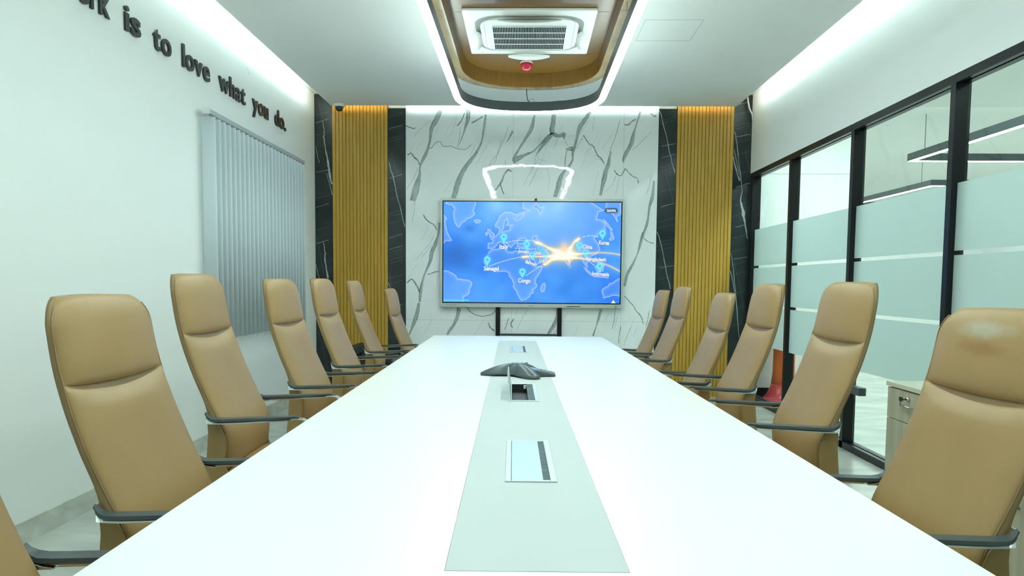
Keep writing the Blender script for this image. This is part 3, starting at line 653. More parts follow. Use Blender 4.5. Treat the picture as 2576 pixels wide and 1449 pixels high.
def cable_port(a, b, lab, opened):
    cx, cy = (PX0 + PX1) / 2, (a + b) / 2
    o_ = thing('table_cable_port', lab, 'cable port', (cx * cos(TR) - cy * sin(TR), cx * sin(TR) + cy * cos(TR), .7507), TR, group='flip-top cable ports along the table centre')
    W_, D_ = (PX1 - PX0) / 2, (b - a) / 2; lx0, lx1, bx1 = -W_ + .0145, .0285, .0445; yi = D_ - .012
    m_ = MB(); m_.ring(rrect(W_, D_, .006, 4), [(x, y) for x, y in rrect(1, 1, .0001, 4)], 0, .003) if False else None
    m_ = MB(); m_.box(-W_, lx0, -D_, D_, 0, .003); m_.box(bx1, W_, -D_, D_, 0, .003); m_.box(lx0, bx1, -D_, -yi, 0, .003); m_.box(lx0, bx1, yi, D_, 0, .003)
    m_.build('frame', MT['boxframe'], o_, bevel=.0015)
    m_ = MB(); e = .0015
    m_.box(lx0 - e, lx0, -yi, yi, -.033, -.0002); m_.box(bx1, bx1 + e, -yi, yi, -.033, -.0002); m_.box(lx0, bx1, -yi - e, -yi, -.033, -.0002); m_.box(lx0, bx1, yi, yi + e, -.033, -.0002); m_.box(lx0 - e, bx1 + e, -yi - e, yi + e, -.0345, -.033)
    m_.build('well', MT['darkplastic'], o_)
    m_ = MB(); m_.box((lx1 if not opened else .018), bx1 - .0006, -yi + .0006, yi - .0006, -.002, .0008)
    m_.build('brush_strip', MT['brush'], o_)
    if not opened:
        m_ = MB(); m_.box(lx0 + .0008, lx1 - .0005, -yi + .0008, yi - .0008, .0, .0026); m_.build('lid', MT['boxlid'], o_)
    else:
        m_ = MB(); hh = .078; c_, s_ = cos(radians(99)), sin(radians(99)); x0 = lx0 - .006
        m_.add([(x0, -yi, .003), (x0 + hh * c_, -yi, .003 + hh * s_), (x0 + hh * c_, yi, .003 + hh * s_), (x0, yi, .003), (x0 + .003, -yi, .003), (x0 + hh * c_ + .003, -yi, .003 + hh * s_), (x0 + hh * c_ + .003, yi, .003 + hh * s_), (x0 + .003, yi, .003)],
               [(0, 1, 2, 3), (4, 7, 6, 5), (0, 4, 5, 1), (3, 2, 6, 7), (1, 5, 6, 2), (0, 3, 7, 4)]); m_.build('lid', MT['boxframe'], o_)
        m_ = MB(); m_.box(.006, .017, yi - .03, yi - .012, -.016, -.002); m_.build('socket', MT['white'], o_)
cable_port(*ports[0], 'closed cable port nearest the camera in the table strip', False)
cable_port(*ports[1], 'open cable port with raised lid just before the conference phone', True)
cable_port(*ports[2], 'cable port half hidden behind the conference phone', False)
cable_port(*ports[3], 'closed cable port at the far end of the table strip', False)

# ------------------------------------------------------------------ conference phone
r_ = thing('conference_phone', 'dark grey three legged conference phone on the middle of the table', 'conference phone', (-.035, 3.60, .7512), 0.0)
m_ = MB(); NT, NS = 96, 16; top = []; bot = []
def Rph(a):
    c = max(0, cos(1.5 * (a - pi))**2) if True else 0
    return .066 + .119 * abs(cos(1.5 * (a - pi))) ** 4
v = []
for i in range(NS + 1):
    s_ = i / NS
    for j in range(NT):
        a = 2 * pi * j / NT; R = Rph(a) * (s_ if i else 0.001); z = .011 + .050 * (1 - s_ ** 2.0)
        v.append((R * cos(a), R * sin(a), z))
for i in range(NS + 1):
    s_ = 1 - i / NS
    for j in range(NT):
        a = 2 * pi * j / NT; R = Rph(a) * max(s_, .001); leg = abs(cos(1.5 * (a - pi))) ** 5
        zb = .0 if s_ > .86 else (.012 * sin(pi * min(1, s_ / .86)) if leg > .4 else .006)
        if leg <= .4: zb = .008 if s_ < .98 else .006
        v.append((R * cos(a), R * sin(a), zb))
fs = []
for i in range(2 * NS + 1):
    for j in range(NT): j2 = (j + 1) % NT; fs.append([i * NT + j, i * NT + j2, (i + 1) * NT + j2, (i + 1) * NT + j])
m_.add(v, fs, True); fixn(m_.build('body', MT['phone'], r_))
m_ = MB(); m_.prism([(.024 * cos(a) * (1 + .3 * cos(3 * (a - pi))), .024 * sin(a) * (1 + .3 * cos(3 * (a - pi)))) for a in [2 * pi * k / 36 for k in range(36)]], .0575, .0622, True); m_.build('speaker_cover', MT['phone_light'], r_)
m_ = MB(); v = [(.03, -.062, .002), (.185, -.045, .002), (.185, .045, .002), (.03, .062, .002), (.03, -.062, .042), (.185, -.045, .012), (.185, .045, .012), (.03, .062, .042)]
m_.add(v, [(0, 3, 2, 1), (4, 5, 6, 7), (0, 1, 5, 4), (1, 2, 6, 5), (2, 3, 7, 6), (3, 0, 4, 7)]); kp = m_.build('keypad', MT['phone'], r_, bevel=.003)
m_ = MB(); m_.add([(.062, -.03, .0372), (.095, -.03, .0308), (.095, .03, .0308), (.062, .03, .0372)], [(0, 1, 2, 3)]); m_.build('display', pm('lcd_grey', (.55, .62, .6), .08), kp)
for i in range(4):
    for j in range(3):
        x = .108 + i * .018; y = -.026 + j * .026; z = .042 - (x - .03) * .1935; m_ = MB(); m_.lathe([(.0065, z), (.0065, z + .003), (.005, z + .004)], x, y, 10); m_.build('button', MT['phone_light'], kp)

# ------------------------------------------------------------------ the screen
TVX0, TVX1, TVZ0, TVZ1, TVY = -.9117, 1.0275, .9477, 2.0966, 7.81
tcx_, tw = (TVX0 + TVX1) / 2, (TVX1 - TVX0) / 2
r_ = thing('wall_display', 'large flat interactive display with a blue world map on the marble wall', 'display screen', (tcx_, TVY, TVZ0))
H_ = TVZ1 - TVZ0
sx0, sx1, sz0, sz1 = -.880 - tcx_, 1.000 - tcx_, .9995 - TVZ0, 2.0615 - TVZ0
m_ = MB()
m_.box(-tw, sx0 - .012, 0, .045, 0, H_); m_.box(sx1 + .012, tw, 0, .045, 0, H_); m_.box(sx0 - .012, sx1 + .012, 0, .045, sz1 + .012, H_); m_.box(sx0 - .012, sx1 + .012, 0, .045, 0, sz0 - .012); m_.box(-tw, tw, .045, .055, 0.0, H_)
m_.build('bezel', MT['tvframe'], r_)
m_ = MB(); m_.box(sx0 - .012, sx1 + .012, .004, .044, sz0 - .012, sz0); m_.box(sx0 - .012, sx1 + .012, .004, .044, sz1, sz1 + .012); m_.box(sx0 - .012, sx0, .004, .044, sz0, sz1); m_.box(sx1, sx1 + .012, .004, .044, sz0, sz1)
m_.build('inner_border', pm('screen_border', (.006, .008, .014), .2), r_)
m_ = MB(); m_.box(.040 - .012, .040 + .014, -.006, -.0003, H_ - .022, H_ + .002); m_.build('camera', MT['darkplastic'], r_)
m_ = MB(); [m_.box(-.905 + k * .03, -.895 + k * .03, -.001, -.0001, .018, .022) for k in range(4)]; m_.build('buttons', MT['darkplastic'], r_)
m_ = MB(); m_.box(-.03, .025, -.001, -.0001, .014, .020); m_.build('brand_plate', pm('badge_grey', (.22, .24, .24), .4), r_)
m_ = MB(); m_.box(.378, .526, -.001, -.0001, .010, .017); m_.build('pen_slot', MT['darkplastic'], r_)
m_ = MB(); m_.tube([(.902, -.003, .016), (.902, -.0001, .016)], .011, 16); m_.build('power_button', pm('blue_ring', (.10, .28, .75), .3), r_)
m_ = MB(); m_.box(-.7, .7, .0552, .0675, .25, .85); m_.build('wall_mount', MT['darkplastic'], r_)

# picture on the screen, evaluated on a fine vertex grid
GW, GH = 560, 316
SX_, SY_ = np.meshgrid(np.linspace(97, 1803, GW), np.linspace(105, 1072, GH))
def seg_dist(poly, closed=False):
    d = np.full(SX_.shape, 1e9); P = poly + ([poly[0]] if closed else [])
    for (x0, y0), (x1, y1) in zip(P[:-1], P[1:]):
        vx, vy = x1 - x0, y1 - y0; L2 = vx * vx + vy * vy + 1e-9; t_ = np.clip(((SX_ - x0) * vx + (SY_ - y0) * vy) / L2, 0, 1)
        d = np.minimum(d, np.hypot(SX_ - x0 - t_ * vx, SY_ - y0 - t_ * vy))
    return d
def inside(poly):
    r = np.zeros(SX_.shape, bool); n_ = len(poly); j = n_ - 1
    for i in range(n_):
        xi, yi = poly[i]; xj, yj = poly[j]
        r ^= ((yi > SY_) != (yj > SY_)) & (SX_ < (xj - xi) * (SY_ - yi) / (yj - yi + 1e-9) + xi); j = i
    return r
def jag(poly, amp, sub, seed, closed=False):
    g_ = random.Random(seed); out = []; P = poly + ([poly[0]] if closed else [])
    for (x0, y0), (x1, y1) in zip(P[:-1], P[1:]):
        for k in range(sub): t_ = k / sub; out.append((x0 + (x1 - x0) * t_ + g_.uniform(-amp, amp) * (k > 0), y0 + (y1 - y0) * t_ + g_.uniform(-amp, amp) * (k > 0)))
    if not closed: out.append(P[-1])
    return out
lands = [
 [(120, 90), (120, 125), (180, 140), (200, 170), (190, 215), (195, 270), (215, 320), (240, 350), (255, 345), (275, 310), (320, 275), (370, 250), (400, 220), (385, 190), (398, 150), (412, 90)],
 [(390, 285), (410, 275), (440, 278), (460, 290), (445, 305), (415, 310), (398, 300)],
 [(80, 225), (108, 240), (132, 270), (110, 290), (120, 340), (132, 400), (150, 430), (178, 472), (150, 485), (120, 480), (100, 500), (80, 505)],
 [(80, 772), (105, 770), (150, 775), (215, 815), (230, 845), (290, 855), (350, 860), (375, 885), (365, 920), (350, 950), (350, 985), (330, 1005), (295, 1020), (288, 1090), (80, 1090)],
 [(530, 600), (545, 575), (580, 560), (640, 552), (690, 555), (720, 580), (760, 590), (790, 572), (850, 578), (900, 590), (925, 640), (950, 690), (985, 722), (1060, 722), (1040, 770), (1000, 830), (985, 870), (1005, 900), (990, 930), (965, 945), (970, 975), (945, 990), (930, 1020), (890, 1045), (855, 1052), (835, 1030), (800, 960), (770, 920), (780, 890), (765, 850), (735, 820), (730, 785), (690, 768), (620, 778), (560, 765), (520, 730), (490, 690), (500, 645)],
 [(1075, 875), (1088, 905), (1075, 960), (1055, 970), (1040, 945), (1045, 910)],
 [(520, 365), (545, 365), (560, 392), (590, 415), (582, 435), (545, 445), (548, 425), (528, 400)], [(502, 405), (520, 395), (525, 420), (508, 428)],
 [(600, 345), (595, 320), (620, 290), (640, 240), (680, 205), (740, 200), (800, 225), (830, 208), (880, 195), (930, 185), (862, 170), (860, 90), (1480, 90), (1640, 180), (1580, 200), (1570, 265), (1610, 270), (1650, 300), (1655, 370), (1600, 400), (1550, 440), (1560, 470), (1590, 500), (1605, 560), (1570, 600), (1520, 620), (1500, 660), (1480, 690), (1490, 730), (1450, 680), (1420, 620), (1380, 620), (1300, 710), (1240, 620), (1180, 560), (1120, 560), (1080, 560), (1120, 600), (1080, 660), (1000, 705), (960, 650), (920, 590), (900, 570), (905, 545), (850, 545), (805, 530), (815, 500), (790, 500), (770, 520), (745, 545), (700, 492), (680, 500), (720, 535), (650, 488), (620, 510), (590, 545), (560, 555), (525, 550), (528, 500), (570, 497), (575, 470), (550, 458), (590, 440), (630, 405), (640, 370), (625, 350)],
 [(1450, 720), (1480, 740), (1530, 790), (1520, 800), (1480, 765)], [(1530, 805), (1600, 812), (1690, 820), (1690, 828), (1560, 818)], [(1560, 730), (1600, 690), (1650, 700), (1640, 760), (1590, 775)],
 [(1820, 825), (1790, 835), (1770, 845), (1740, 870), (1705, 880), (1690, 905), (1640, 930), (1630, 955), (1645, 1000), (1650, 1025), (1690, 1010), (1740, 995), (1790, 1000), (1820, 1005)],
 [(1630, 265), (1650, 275), (1690, 320), (1722, 365), (1715, 380), (1680, 340)], [(1700, 380), (1728, 400), (1740, 450), (1705, 470), (1690, 455), (1715, 430)], [(1700, 200), (1740, 240), (1768, 290), (1760, 240), (1800, 215), (1800, 90), (1660, 90), (1650, 180)],
]
seas = [[(690, 290), (708, 268), (716, 300), (700, 330), (760, 328), (735, 345), (737, 375), (690, 380), (660, 395), (680, 350)], [(815, 475), (840, 455), (880, 450), (902, 480), (870, 498), (812, 497)], [(955, 455), (972, 432), (995, 432), (985, 452), (1010, 480), (985, 480)], [(785, 262), (830, 238), (875, 215), (850, 245), (800, 278)], [(965, 150), (985, 120), (1030, 170), (1060, 150), (1030, 215), (1015, 180)]]
def sr(r, g, b): return np.array([r, g, b], float) / 255
nz = np.zeros(SX_.shape); g_ = np.random.RandomState(5)
for f_, a_ in ((.004, 1), (.008, .6), (.017, .35)):
    for _ in range(5):
        th = g_.uniform(0, 2 * pi); nz += a_ * np.sin((SX_ * cos(th) + SY_ * sin(th)) * f_ * 2 + g_.uniform(0, 6.28)) / 5
deep = sr(42, 122, 222); midc = sr(78, 156, 242)
img = deep[None, None] + (midc - deep)[None, None] * np.clip(.5 + nz * .6, 0, 1)[..., None]
# brighter upper centre, blown by the panel itself
bl = np.exp(-(((SX_ - 1050) / 620) ** 2 + ((SY_ - 180) / 330) ** 2)); img += (sr(135, 200, 255) - img) * (bl * .82)[..., None]
dk = np.exp(-(((SX_ - 210) / 150) ** 2 + ((SY_ - 620) / 130) ** 2)); img += (sr(45, 100, 185) - img) * (dk * .75)[..., None]
dk = np.exp(-(((SX_ - 350) / 60) ** 2 + ((SY_ - 360) / 40) ** 2)); img += (sr(48, 105, 190) - img) * (dk * .5)[..., None]
landmask = np.zeros(SX_.shape, bool)
J = [jag(p, 3.5, 4, i, True) for i, p in enumerate(lands)]
dc = np.full(SX_.shape, 1e9)
for p in J: landmask |= inside(p); dc = np.minimum(dc, seg_dist(p))
JS = [jag(p, 2.5, 3, 50 + i, True) for i, p in enumerate(seas)]
for p in JS: landmask &= ~inside(p); dc = np.minimum(dc, seg_dist(p))
img += (sr(120, 165, 250) - img) * (landmask * .30)[..., None]
img += (sr(60, 125, 255) - img) * ((~landmask) * np.exp(-(dc / 45) ** 1.0) * .35)[..., None]
img += (sr(195, 205, 255) - img) * (landmask * np.exp(-(dc / 12) ** 1.0) * .55)[..., None]
img += (sr(215, 220, 255) - img) * (np.exp(-(dc / 2.2) ** 2) * .75)[..., None]
# glow burst
gl = np.zeros(SX_.shape)
gx, gy = (SX_ - 1265), (SY_ - 600)
gl = .85 * np.exp(-((gx / 120) ** 2 + (gy / 62) ** 2)) + .38 * np.exp(-((gx / 190) ** 2 + (gy / 120) ** 2))
def ray(pts, w_, s_):
    global gl
    d = seg_dist(pts); gl += s_ * .85 * np.exp(-(d / (w_ * .72)) ** 1.25)
ray([(985, 488), (1040, 505), (1120, 545), (1250, 600)], 22, 1.0); ray([(860, 632), (930, 625), (1100, 625), (1260, 620)], 18, 1.0); ray([(1070, 700), (1110, 675), (1180, 640), (1300, 610)], 26, .9)
ray([(1400, 455), (1360, 480), (1330, 530), (1290, 590)], 22, .9); ray([(1260, 600), (1400, 598), (1520, 590), (1620, 583), (1720, 590), (1800, 603)], 13, .95); ray([(1300, 630), (1420, 640), (1520, 655), (1620, 680), (1720, 720), (1800, 762)], 14, .95); ray([(1280, 600), (1310, 660), (1320, 725)], 12, .5)
ray([(1000, 495), (1030, 500)], 26, .7); ray([(870, 632), (900, 630)], 24, .5); ray([(1085, 700), (1100, 690)], 30, .6); ray([(1400, 450), (1380, 470)], 28, .6)
warm = np.clip(gl, 0, 1)[..., None]; img = img * (1 - warm * .92) + sr(255, 214, 140)[None, None] * warm * .92
core = np.clip(gl * 1.15 - .62, 0, 1)[..., None]; img = img * (1 - core) + sr(255, 252, 236)[None, None] * core
pk = np.clip(np.exp(-(((SX_ - 1262) / 40) ** 2 + ((SY_ - 545) / 62) ** 2)), 0, 1)[..., None]; img = img * (1 - pk * .75) + sr(255, 205, 170)[None, None] * pk * .75
# dashed routes
for pts in ([(700, 497), (760, 480), (850, 470), (930, 472), (980, 480)], [(545, 720), (640, 685), (740, 655), (850, 630)], [(895, 812), (950, 775), (1010, 735), (1050, 710)], [(1440, 436), (1480, 425), (1520, 420), (1570, 428), (1600, 440)], [(790, 545), (850, 552), (920, 555), (1000, 552)], [(1500, 665), (1540, 695), (1580, 730)]):
    acc = 0
    for (x0, y0), (x1, y1) in zip(pts[:-1], pts[1:]):
        L_ = math.hypot(x1 - x0, y1 - y0); n_ = max(1, int(L_ / 22))
        for k in range(n_):
            a, b = k / n_, (k + .62) / n_; d = seg_dist([(x0 + (x1 - x0) * a, y0 + (y1 - y0) * a), (x0 + (x1 - x0) * b, y0 + (y1 - y0) * b)])
            img += (sr(240, 248, 255) - img) * (np.exp(-(d / 2.6) ** 4) * .95)[..., None]
# pins
for x, y, al in ((680, 440, 1), (902, 505, .95), (522, 660, 1), (862, 773, 1), (1628, 398, 1), (1408, 515, .8), (1470, 580, .75), (1606, 712, .95), (955, 610, .6), (1035, 545, .5), (1085, 600, .5)):
    d = np.hypot(SX_ - x, SY_ - y); tip = (np.abs(SX_ - x) < (66 - (SY_ - y)) * .5) & (SY_ > y) & (SY_ < y + 66); ms_ = ((d < 31) | tip) & (d > 13)
    gw_ = np.exp(-(np.maximum(d - 31, 0) / 12)) * .3 * al; img += (sr(120, 220, 255) - img) * gw_[..., None]
    img = np.where(ms_[..., None], img * (1 - .88 * al) + sr(110, 228, 255) * .88 * al, img)
# number pill, progress bar, arrow
pl = np.hypot(np.maximum(np.abs(SX_ - 1707) - 38, 0), np.maximum(np.abs(SY_ - 180), 0)) < 25; img = np.where(pl[..., None], img * .2 + sr(50, 70, 88) * .8, img)
bar = (SX_ < 350) & (np.abs(SY_ - 1055) < 5); img = np.where(bar[..., None], sr(90, 205, 245), img)
tri = (SY_ > 1042) & (SY_ < 1072) & (np.abs(SX_ - 1743) < 4 + (SY_ - 1042) ** 1.5 * .125); img = np.where(tri[..., None], sr(240, 246, 255), img)
img = np.clip(img, 0, 1)
me = bpy.data.meshes.new('screen'); gxs = np.linspace(sx0, sx1, GW); gzs = np.linspace(sz1, sz0, GH)
vv = np.zeros((GH, GW, 3)); vv[..., 0] = gxs[None]; vv[..., 1] = .006; vv[..., 2] = gzs[:, None]
idx = np.arange(GW * GH).reshape(GH, GW); F_ = np.stack([idx[:-1, :-1], idx[1:, :-1], idx[1:, 1:], idx[:-1, 1:]], -1).reshape(-1, 4)
me.vertices.add(GW * GH); me.vertices.foreach_set('co', vv.reshape(-1)); me.loops.add(F_.size); me.loops.foreach_set('vertex_index', F_.reshape(-1).astype(np.int32))
me.polygons.add(len(F_)); me.polygons.foreach_set('loop_start', (np.arange(len(F_)) * 4).astype(np.int32)); me.polygons.foreach_set('loop_total', np.full(len(F_), 4, np.int32)); me.update(calc_edges=True)
ca = me.color_attributes.new('picture', 'FLOAT_COLOR', 'POINT'); lc = np.where(img <= .04045, img / 12.92, ((img + .055) / 1.055) ** 2.4); rgba = np.ones((GH * GW, 4), np.float32); rgba[:, :3] = lc.reshape(-1, 3); ca.data.foreach_set('color', rgba.reshape(-1))
m, N, L, P = nmat('lit_screen'); at = N.new('ShaderNodeAttribute'); at.attribute_name = 'picture'; L.new(at.outputs['Color'], P.inputs['Emission Color']); P.inputs['Emission Strength'].default_value = 1.15
P.inputs['Base Color'].default_value = (.005, .005, .006, 1); P.inputs['Roughness'].default_value = .12; P.inputs['Specular IOR Level'].default_value = .3; me.materials.append(m)
scr = bpy.data.objects.new('screen', me); COL.objects.link(scr); scr.parent = r_
MT['txt'] = em('caption_white', (.92, .95, 1.0), 1.0); MT['txtsh'] = em('caption_shadow', (.05, .09, .18), 1.0)
def zx(x): return sx0 + (x - 97) / (1803 - 97) * (sx1 - sx0)
def zz(y): return sz1 - (y - 105) / (1072 - 105) * (sz1 - sz0)
for word, cx, cy, wpx, hpx, rot in (('Italy', 682, 533, 86, 42, 0), ('Jordan', 872, 577, 104, 36, 6), ('Senegal', 562, 744, 145, 42, 0), ('Congo', 882, 857, 120, 44, 2), ('Bahrain', 947, 688, 112, 36, 16), ('U.A.E', 1062, 667, 74, 36, 4), ('Qatar', 1012, 590, 74, 32, 8), ('Korea', 1645, 487, 98, 42, 3), ('China', 1486, 528, 94, 40, 3), ('Bangladesh', 1572, 646, 190, 38, 2), ('Indonesia', 1617, 787, 164, 40, 3), ('263496', 1707, 181, 88, 26, 0)):
    me = glyph_mesh(word, 'caption', 0, .03); co = np.array([v_.co[:] for v_ in me.vertices]); x0, x1, y0, y1 = co[:, 0].min(), co[:, 0].max(), co[:, 1].min(), co[:, 1].max()
    kx = (sx1 - sx0) / (1803 - 97); a = -radians(rot)
    cap = .73; asz = hpx / 1.0 * kx / cap * .95
    out = []
    for q in co:
        x = ((q[0] - x0) / (x1 - x0) - .5) * wpx * kx; y = (q[1] - cap / 2) * asz; out.append((x * cos(a) - y * sin(a) + zx(cx), x * sin(a) + y * cos(a) + zz(cy)))
    for lay, (off, mt) in enumerate((((.002, -.003), MT['txtsh']), ((0, 0), MT['txt']))):
        if word == '263496' and lay == 0: continue
        m_ = MB(); m_.add([(x + off[0], .0052 - lay * .0006, z + off[1]) for x, z in out], [list(p_.vertices) for p_ in me.polygons]); m_.build('caption', mt, scr)
    bpy.data.meshes.remove(me)

# stand uprights below the screen
r_ = thing('display_stand', 'black steel stand with two uprights and a crossbar under the display', 'display stand', (.035, 7.855, 0))
for x in (-.33, .33): box('upright', MT['black'], x - .024, x + .024, -.018, .018, 0, .945, r_, .002)
box('crossbar', MT['pendblack'], -.304, .304, -.014, .014, .64, .663, r_)
for x in (-.33, .33): box('foot', MT['black'], x - .03, x + .03, -.38, -.0185, 0, .04, r_, .002)
def cable(name, pts, r, mat, lab):
    m_ = MB(); m_.tube(pts, r, 6); return tag(m_.build(name, mat), lab, 'cable')
cable('power_cable', [(-.63, 7.86, .945), (-.60, 7.85, .90), (-.55, 7.85, .865), (-.46, 7.85, .845), (-.37, 7.85, .865), (-.33, 7.83, .90), (-.30, 7.832, .945)], .0028, MT['wire'], 'thin black cable drooping under the display between bezel and left upright')
cable('power_cable', [(.96, 7.86, .95), (.958, 7.87, .88), (.95, 7.872, .80), (.93, 7.872, .72)], .0015, MT['wire'], 'fine cable hanging down the marble below the display right corner')
cable('loose_wire', [(-1.292, 7.87, 2.865), (-1.26, 7.865, 2.85), (-1.22, 7.86, 2.835), (-1.20, 7.858, 2.832), (-1.188, 7.857, 2.84)], .003, MT['wire'], 'short loose wire poking from the marble left edge under the ceiling')
cable('loose_wire', [(2.30, 7.86, 3.17), (2.305, 7.85, 3.12), (2.32, 7.85, 3.05), (2.35, 7.85, 2.99), (2.358, 7.85, 2.93)], .008, MT['whitewire'], 'white cable bundle dangling in the ceiling gap at the right corner')
cable('loose_wire', [(.735, 6.2, 3.06), (.74, 6.2, 3.045), (.75, 6.2, 3.04), (.757, 6.2, 3.05)], .002, MT['whitewire'], 'tiny white wire hook on the ceiling right of the pendant light')
cable('loose_wire', [(XL + .005, 6.0, 2.93), (XL + .012, 6.0, 2.91), (XL + .012, 6.02, 2.89), (XL + .006, 6.04, 2.885)], .0015, MT['whitewire'], 'tiny curl of wire high on the left wall above the motto')

# low black chair in the far left corner
r_ = thing('guest_chair', 'low black leather chair half hidden behind the far left conference chairs', 'chair', (-1.50, 7.25, 0))
m_ = MB(); m_.prism(rrect(.21, .22, .07), .36, .475, True); fixn(m_.build('seat', MT['darkplastic'], r_, bevel=.02))
m_ = MB(); v = []; m_.prism([(-.22, -.20), (-.15, -.21), (-.14, .21), (-.22, .20)], .4752, .585); fixn(m_.build('backrest', MT['darkplastic'], r_, bevel=.025))
for x in (-.17, .17):
    for y in (-.18, .18):
        m_ = MB(); m_.tube([(x * 1.1, y * 1.1, 0), (x, y, .3595)], .011, 10); m_.build('leg', MT['chrome'], r_)

# ------------------------------------------------------------------ chairs
def interp(tab, z):
    tab = sorted(tab)
    if z <= tab[0][0]: return tab[0][1]
    for (a, x), (b, y) in zip(tab[:-1], tab[1:]):
        if z <= b: t_ = (z - a) / (b - a); return x + (y - x) * t_
    return tab[-1][1]
def smooth_tab(tab, z):
    return sum(interp(tab, z + d) * w_ for d, w_ in ((-.03, .2), (-.015, .2), (0, .2), (.015, .2), (.03, .2)))
FRNT = [(.36, .010), (.42, .015), (.50, .028), (.57, .032), (.62, .018), (.667, -.008), (.731, -.038), (.805, -.070), (.90, -.105), (.974, -.126), (1.03, -.139), (1.085, -.148), (1.19, -.154)]
REAR = [(.36, -.060), (.42, -.060), (.50, -.050), (.58, -.041), (.64, -.040), (.70, -.050), (.731, -.063), (.805, -.094), (.90, -.129), (.974, -.150), (1.03, -.163), (1.085, -.171), (1.19, -.176)]
ZTOP = 1.186; SEAM = .968
def halfw(z):
    w_ = interp([(.36, .225), (.45, .238), (.6, .246), (.8, .248), (.97, .243), (1.10, .238), (1.2, .234)], z)
    if z > ZTOP - .08:
        t_ = min(1, (z - (ZTOP - .08)) / .08); w_ -= .088 * (1 - sqrt(max(0, 1 - t_ * t_)))
    return w_
def grid_solid(name, mat, zs, front, back, parent, nu=24, p=3.0, lev=1):
    """closed solid whose cross-sections run from back(u,z) to front(u,z)"""
    v = []; nz_ = len(zs); ring = []; ins = 0 if name == 'back_shell' else .0022
    us = [-cos(pi * k / nu) for k in range(nu + 1)]
    for z in zs:
        w_ = halfw(z) - ins; row = []
        for u in us: row.append((front(u, z), u * w_, z))
        for u in us[::-1]: row.append((back(u, z), u * w_, z))
        v += row; ring.append(len(row))
    n_ = ring[0]; fs = []
    for i in range(nz_ - 1):
        for k in range(n_): k2 = (k + 1) % n_; fs.append([i * n_ + k, i * n_ + k2, (i + 1) * n_ + k2, (i + 1) * n_ + k])
    for i0 in (0, (nz_ - 1) * n_):
        for k in range(nu): fs.append([i0 + k, i0 + k + 1, i0 + n_ - 2 - k, i0 + n_ - 1 - k])
    v = [(x, y, z + (.010 * (1 - (y / .24) ** 2) * min(1, max(0, (z - 1.03) / .13)) if z > 1.03 else 0) - (.011 * max(0, 1 - (y / halfw(z)) ** 2) * math.exp(-((z - SEAM) / .05) ** 2) if name != 'back_shell' else 0)) for x, y, z in v]
    m_ = MB(); m_.add(v, fs, True); return fixn(m_.build(name, mat, parent))
def lsp(a, b, n_): return [a + (b - a) * i / (n_ - 1) for i in range(n_)]
def edge(u, p=6): return max(0.0, 1 - abs(u) ** p)
def topk(z, r=.05):   # rounding over the top edge
    if z < ZTOP - r: return 1.0
    t_ = (z - (ZTOP - r)) / r; return sqrt(max(0, 1 - t_ * t_))
ztop_list = lsp(.36, ZTOP - .080, 34) + [ZTOP - .080 + .077 * sin(pi / 2 * k / 12) for k in range(1, 13)]
def roll(z):
    if z < 1.05: return 0.0
    t_ = min(1, (z - 1.05) / (ZTOP - 1.05)); return .036 * (1 - sqrt(max(0, 1 - t_ * t_)))
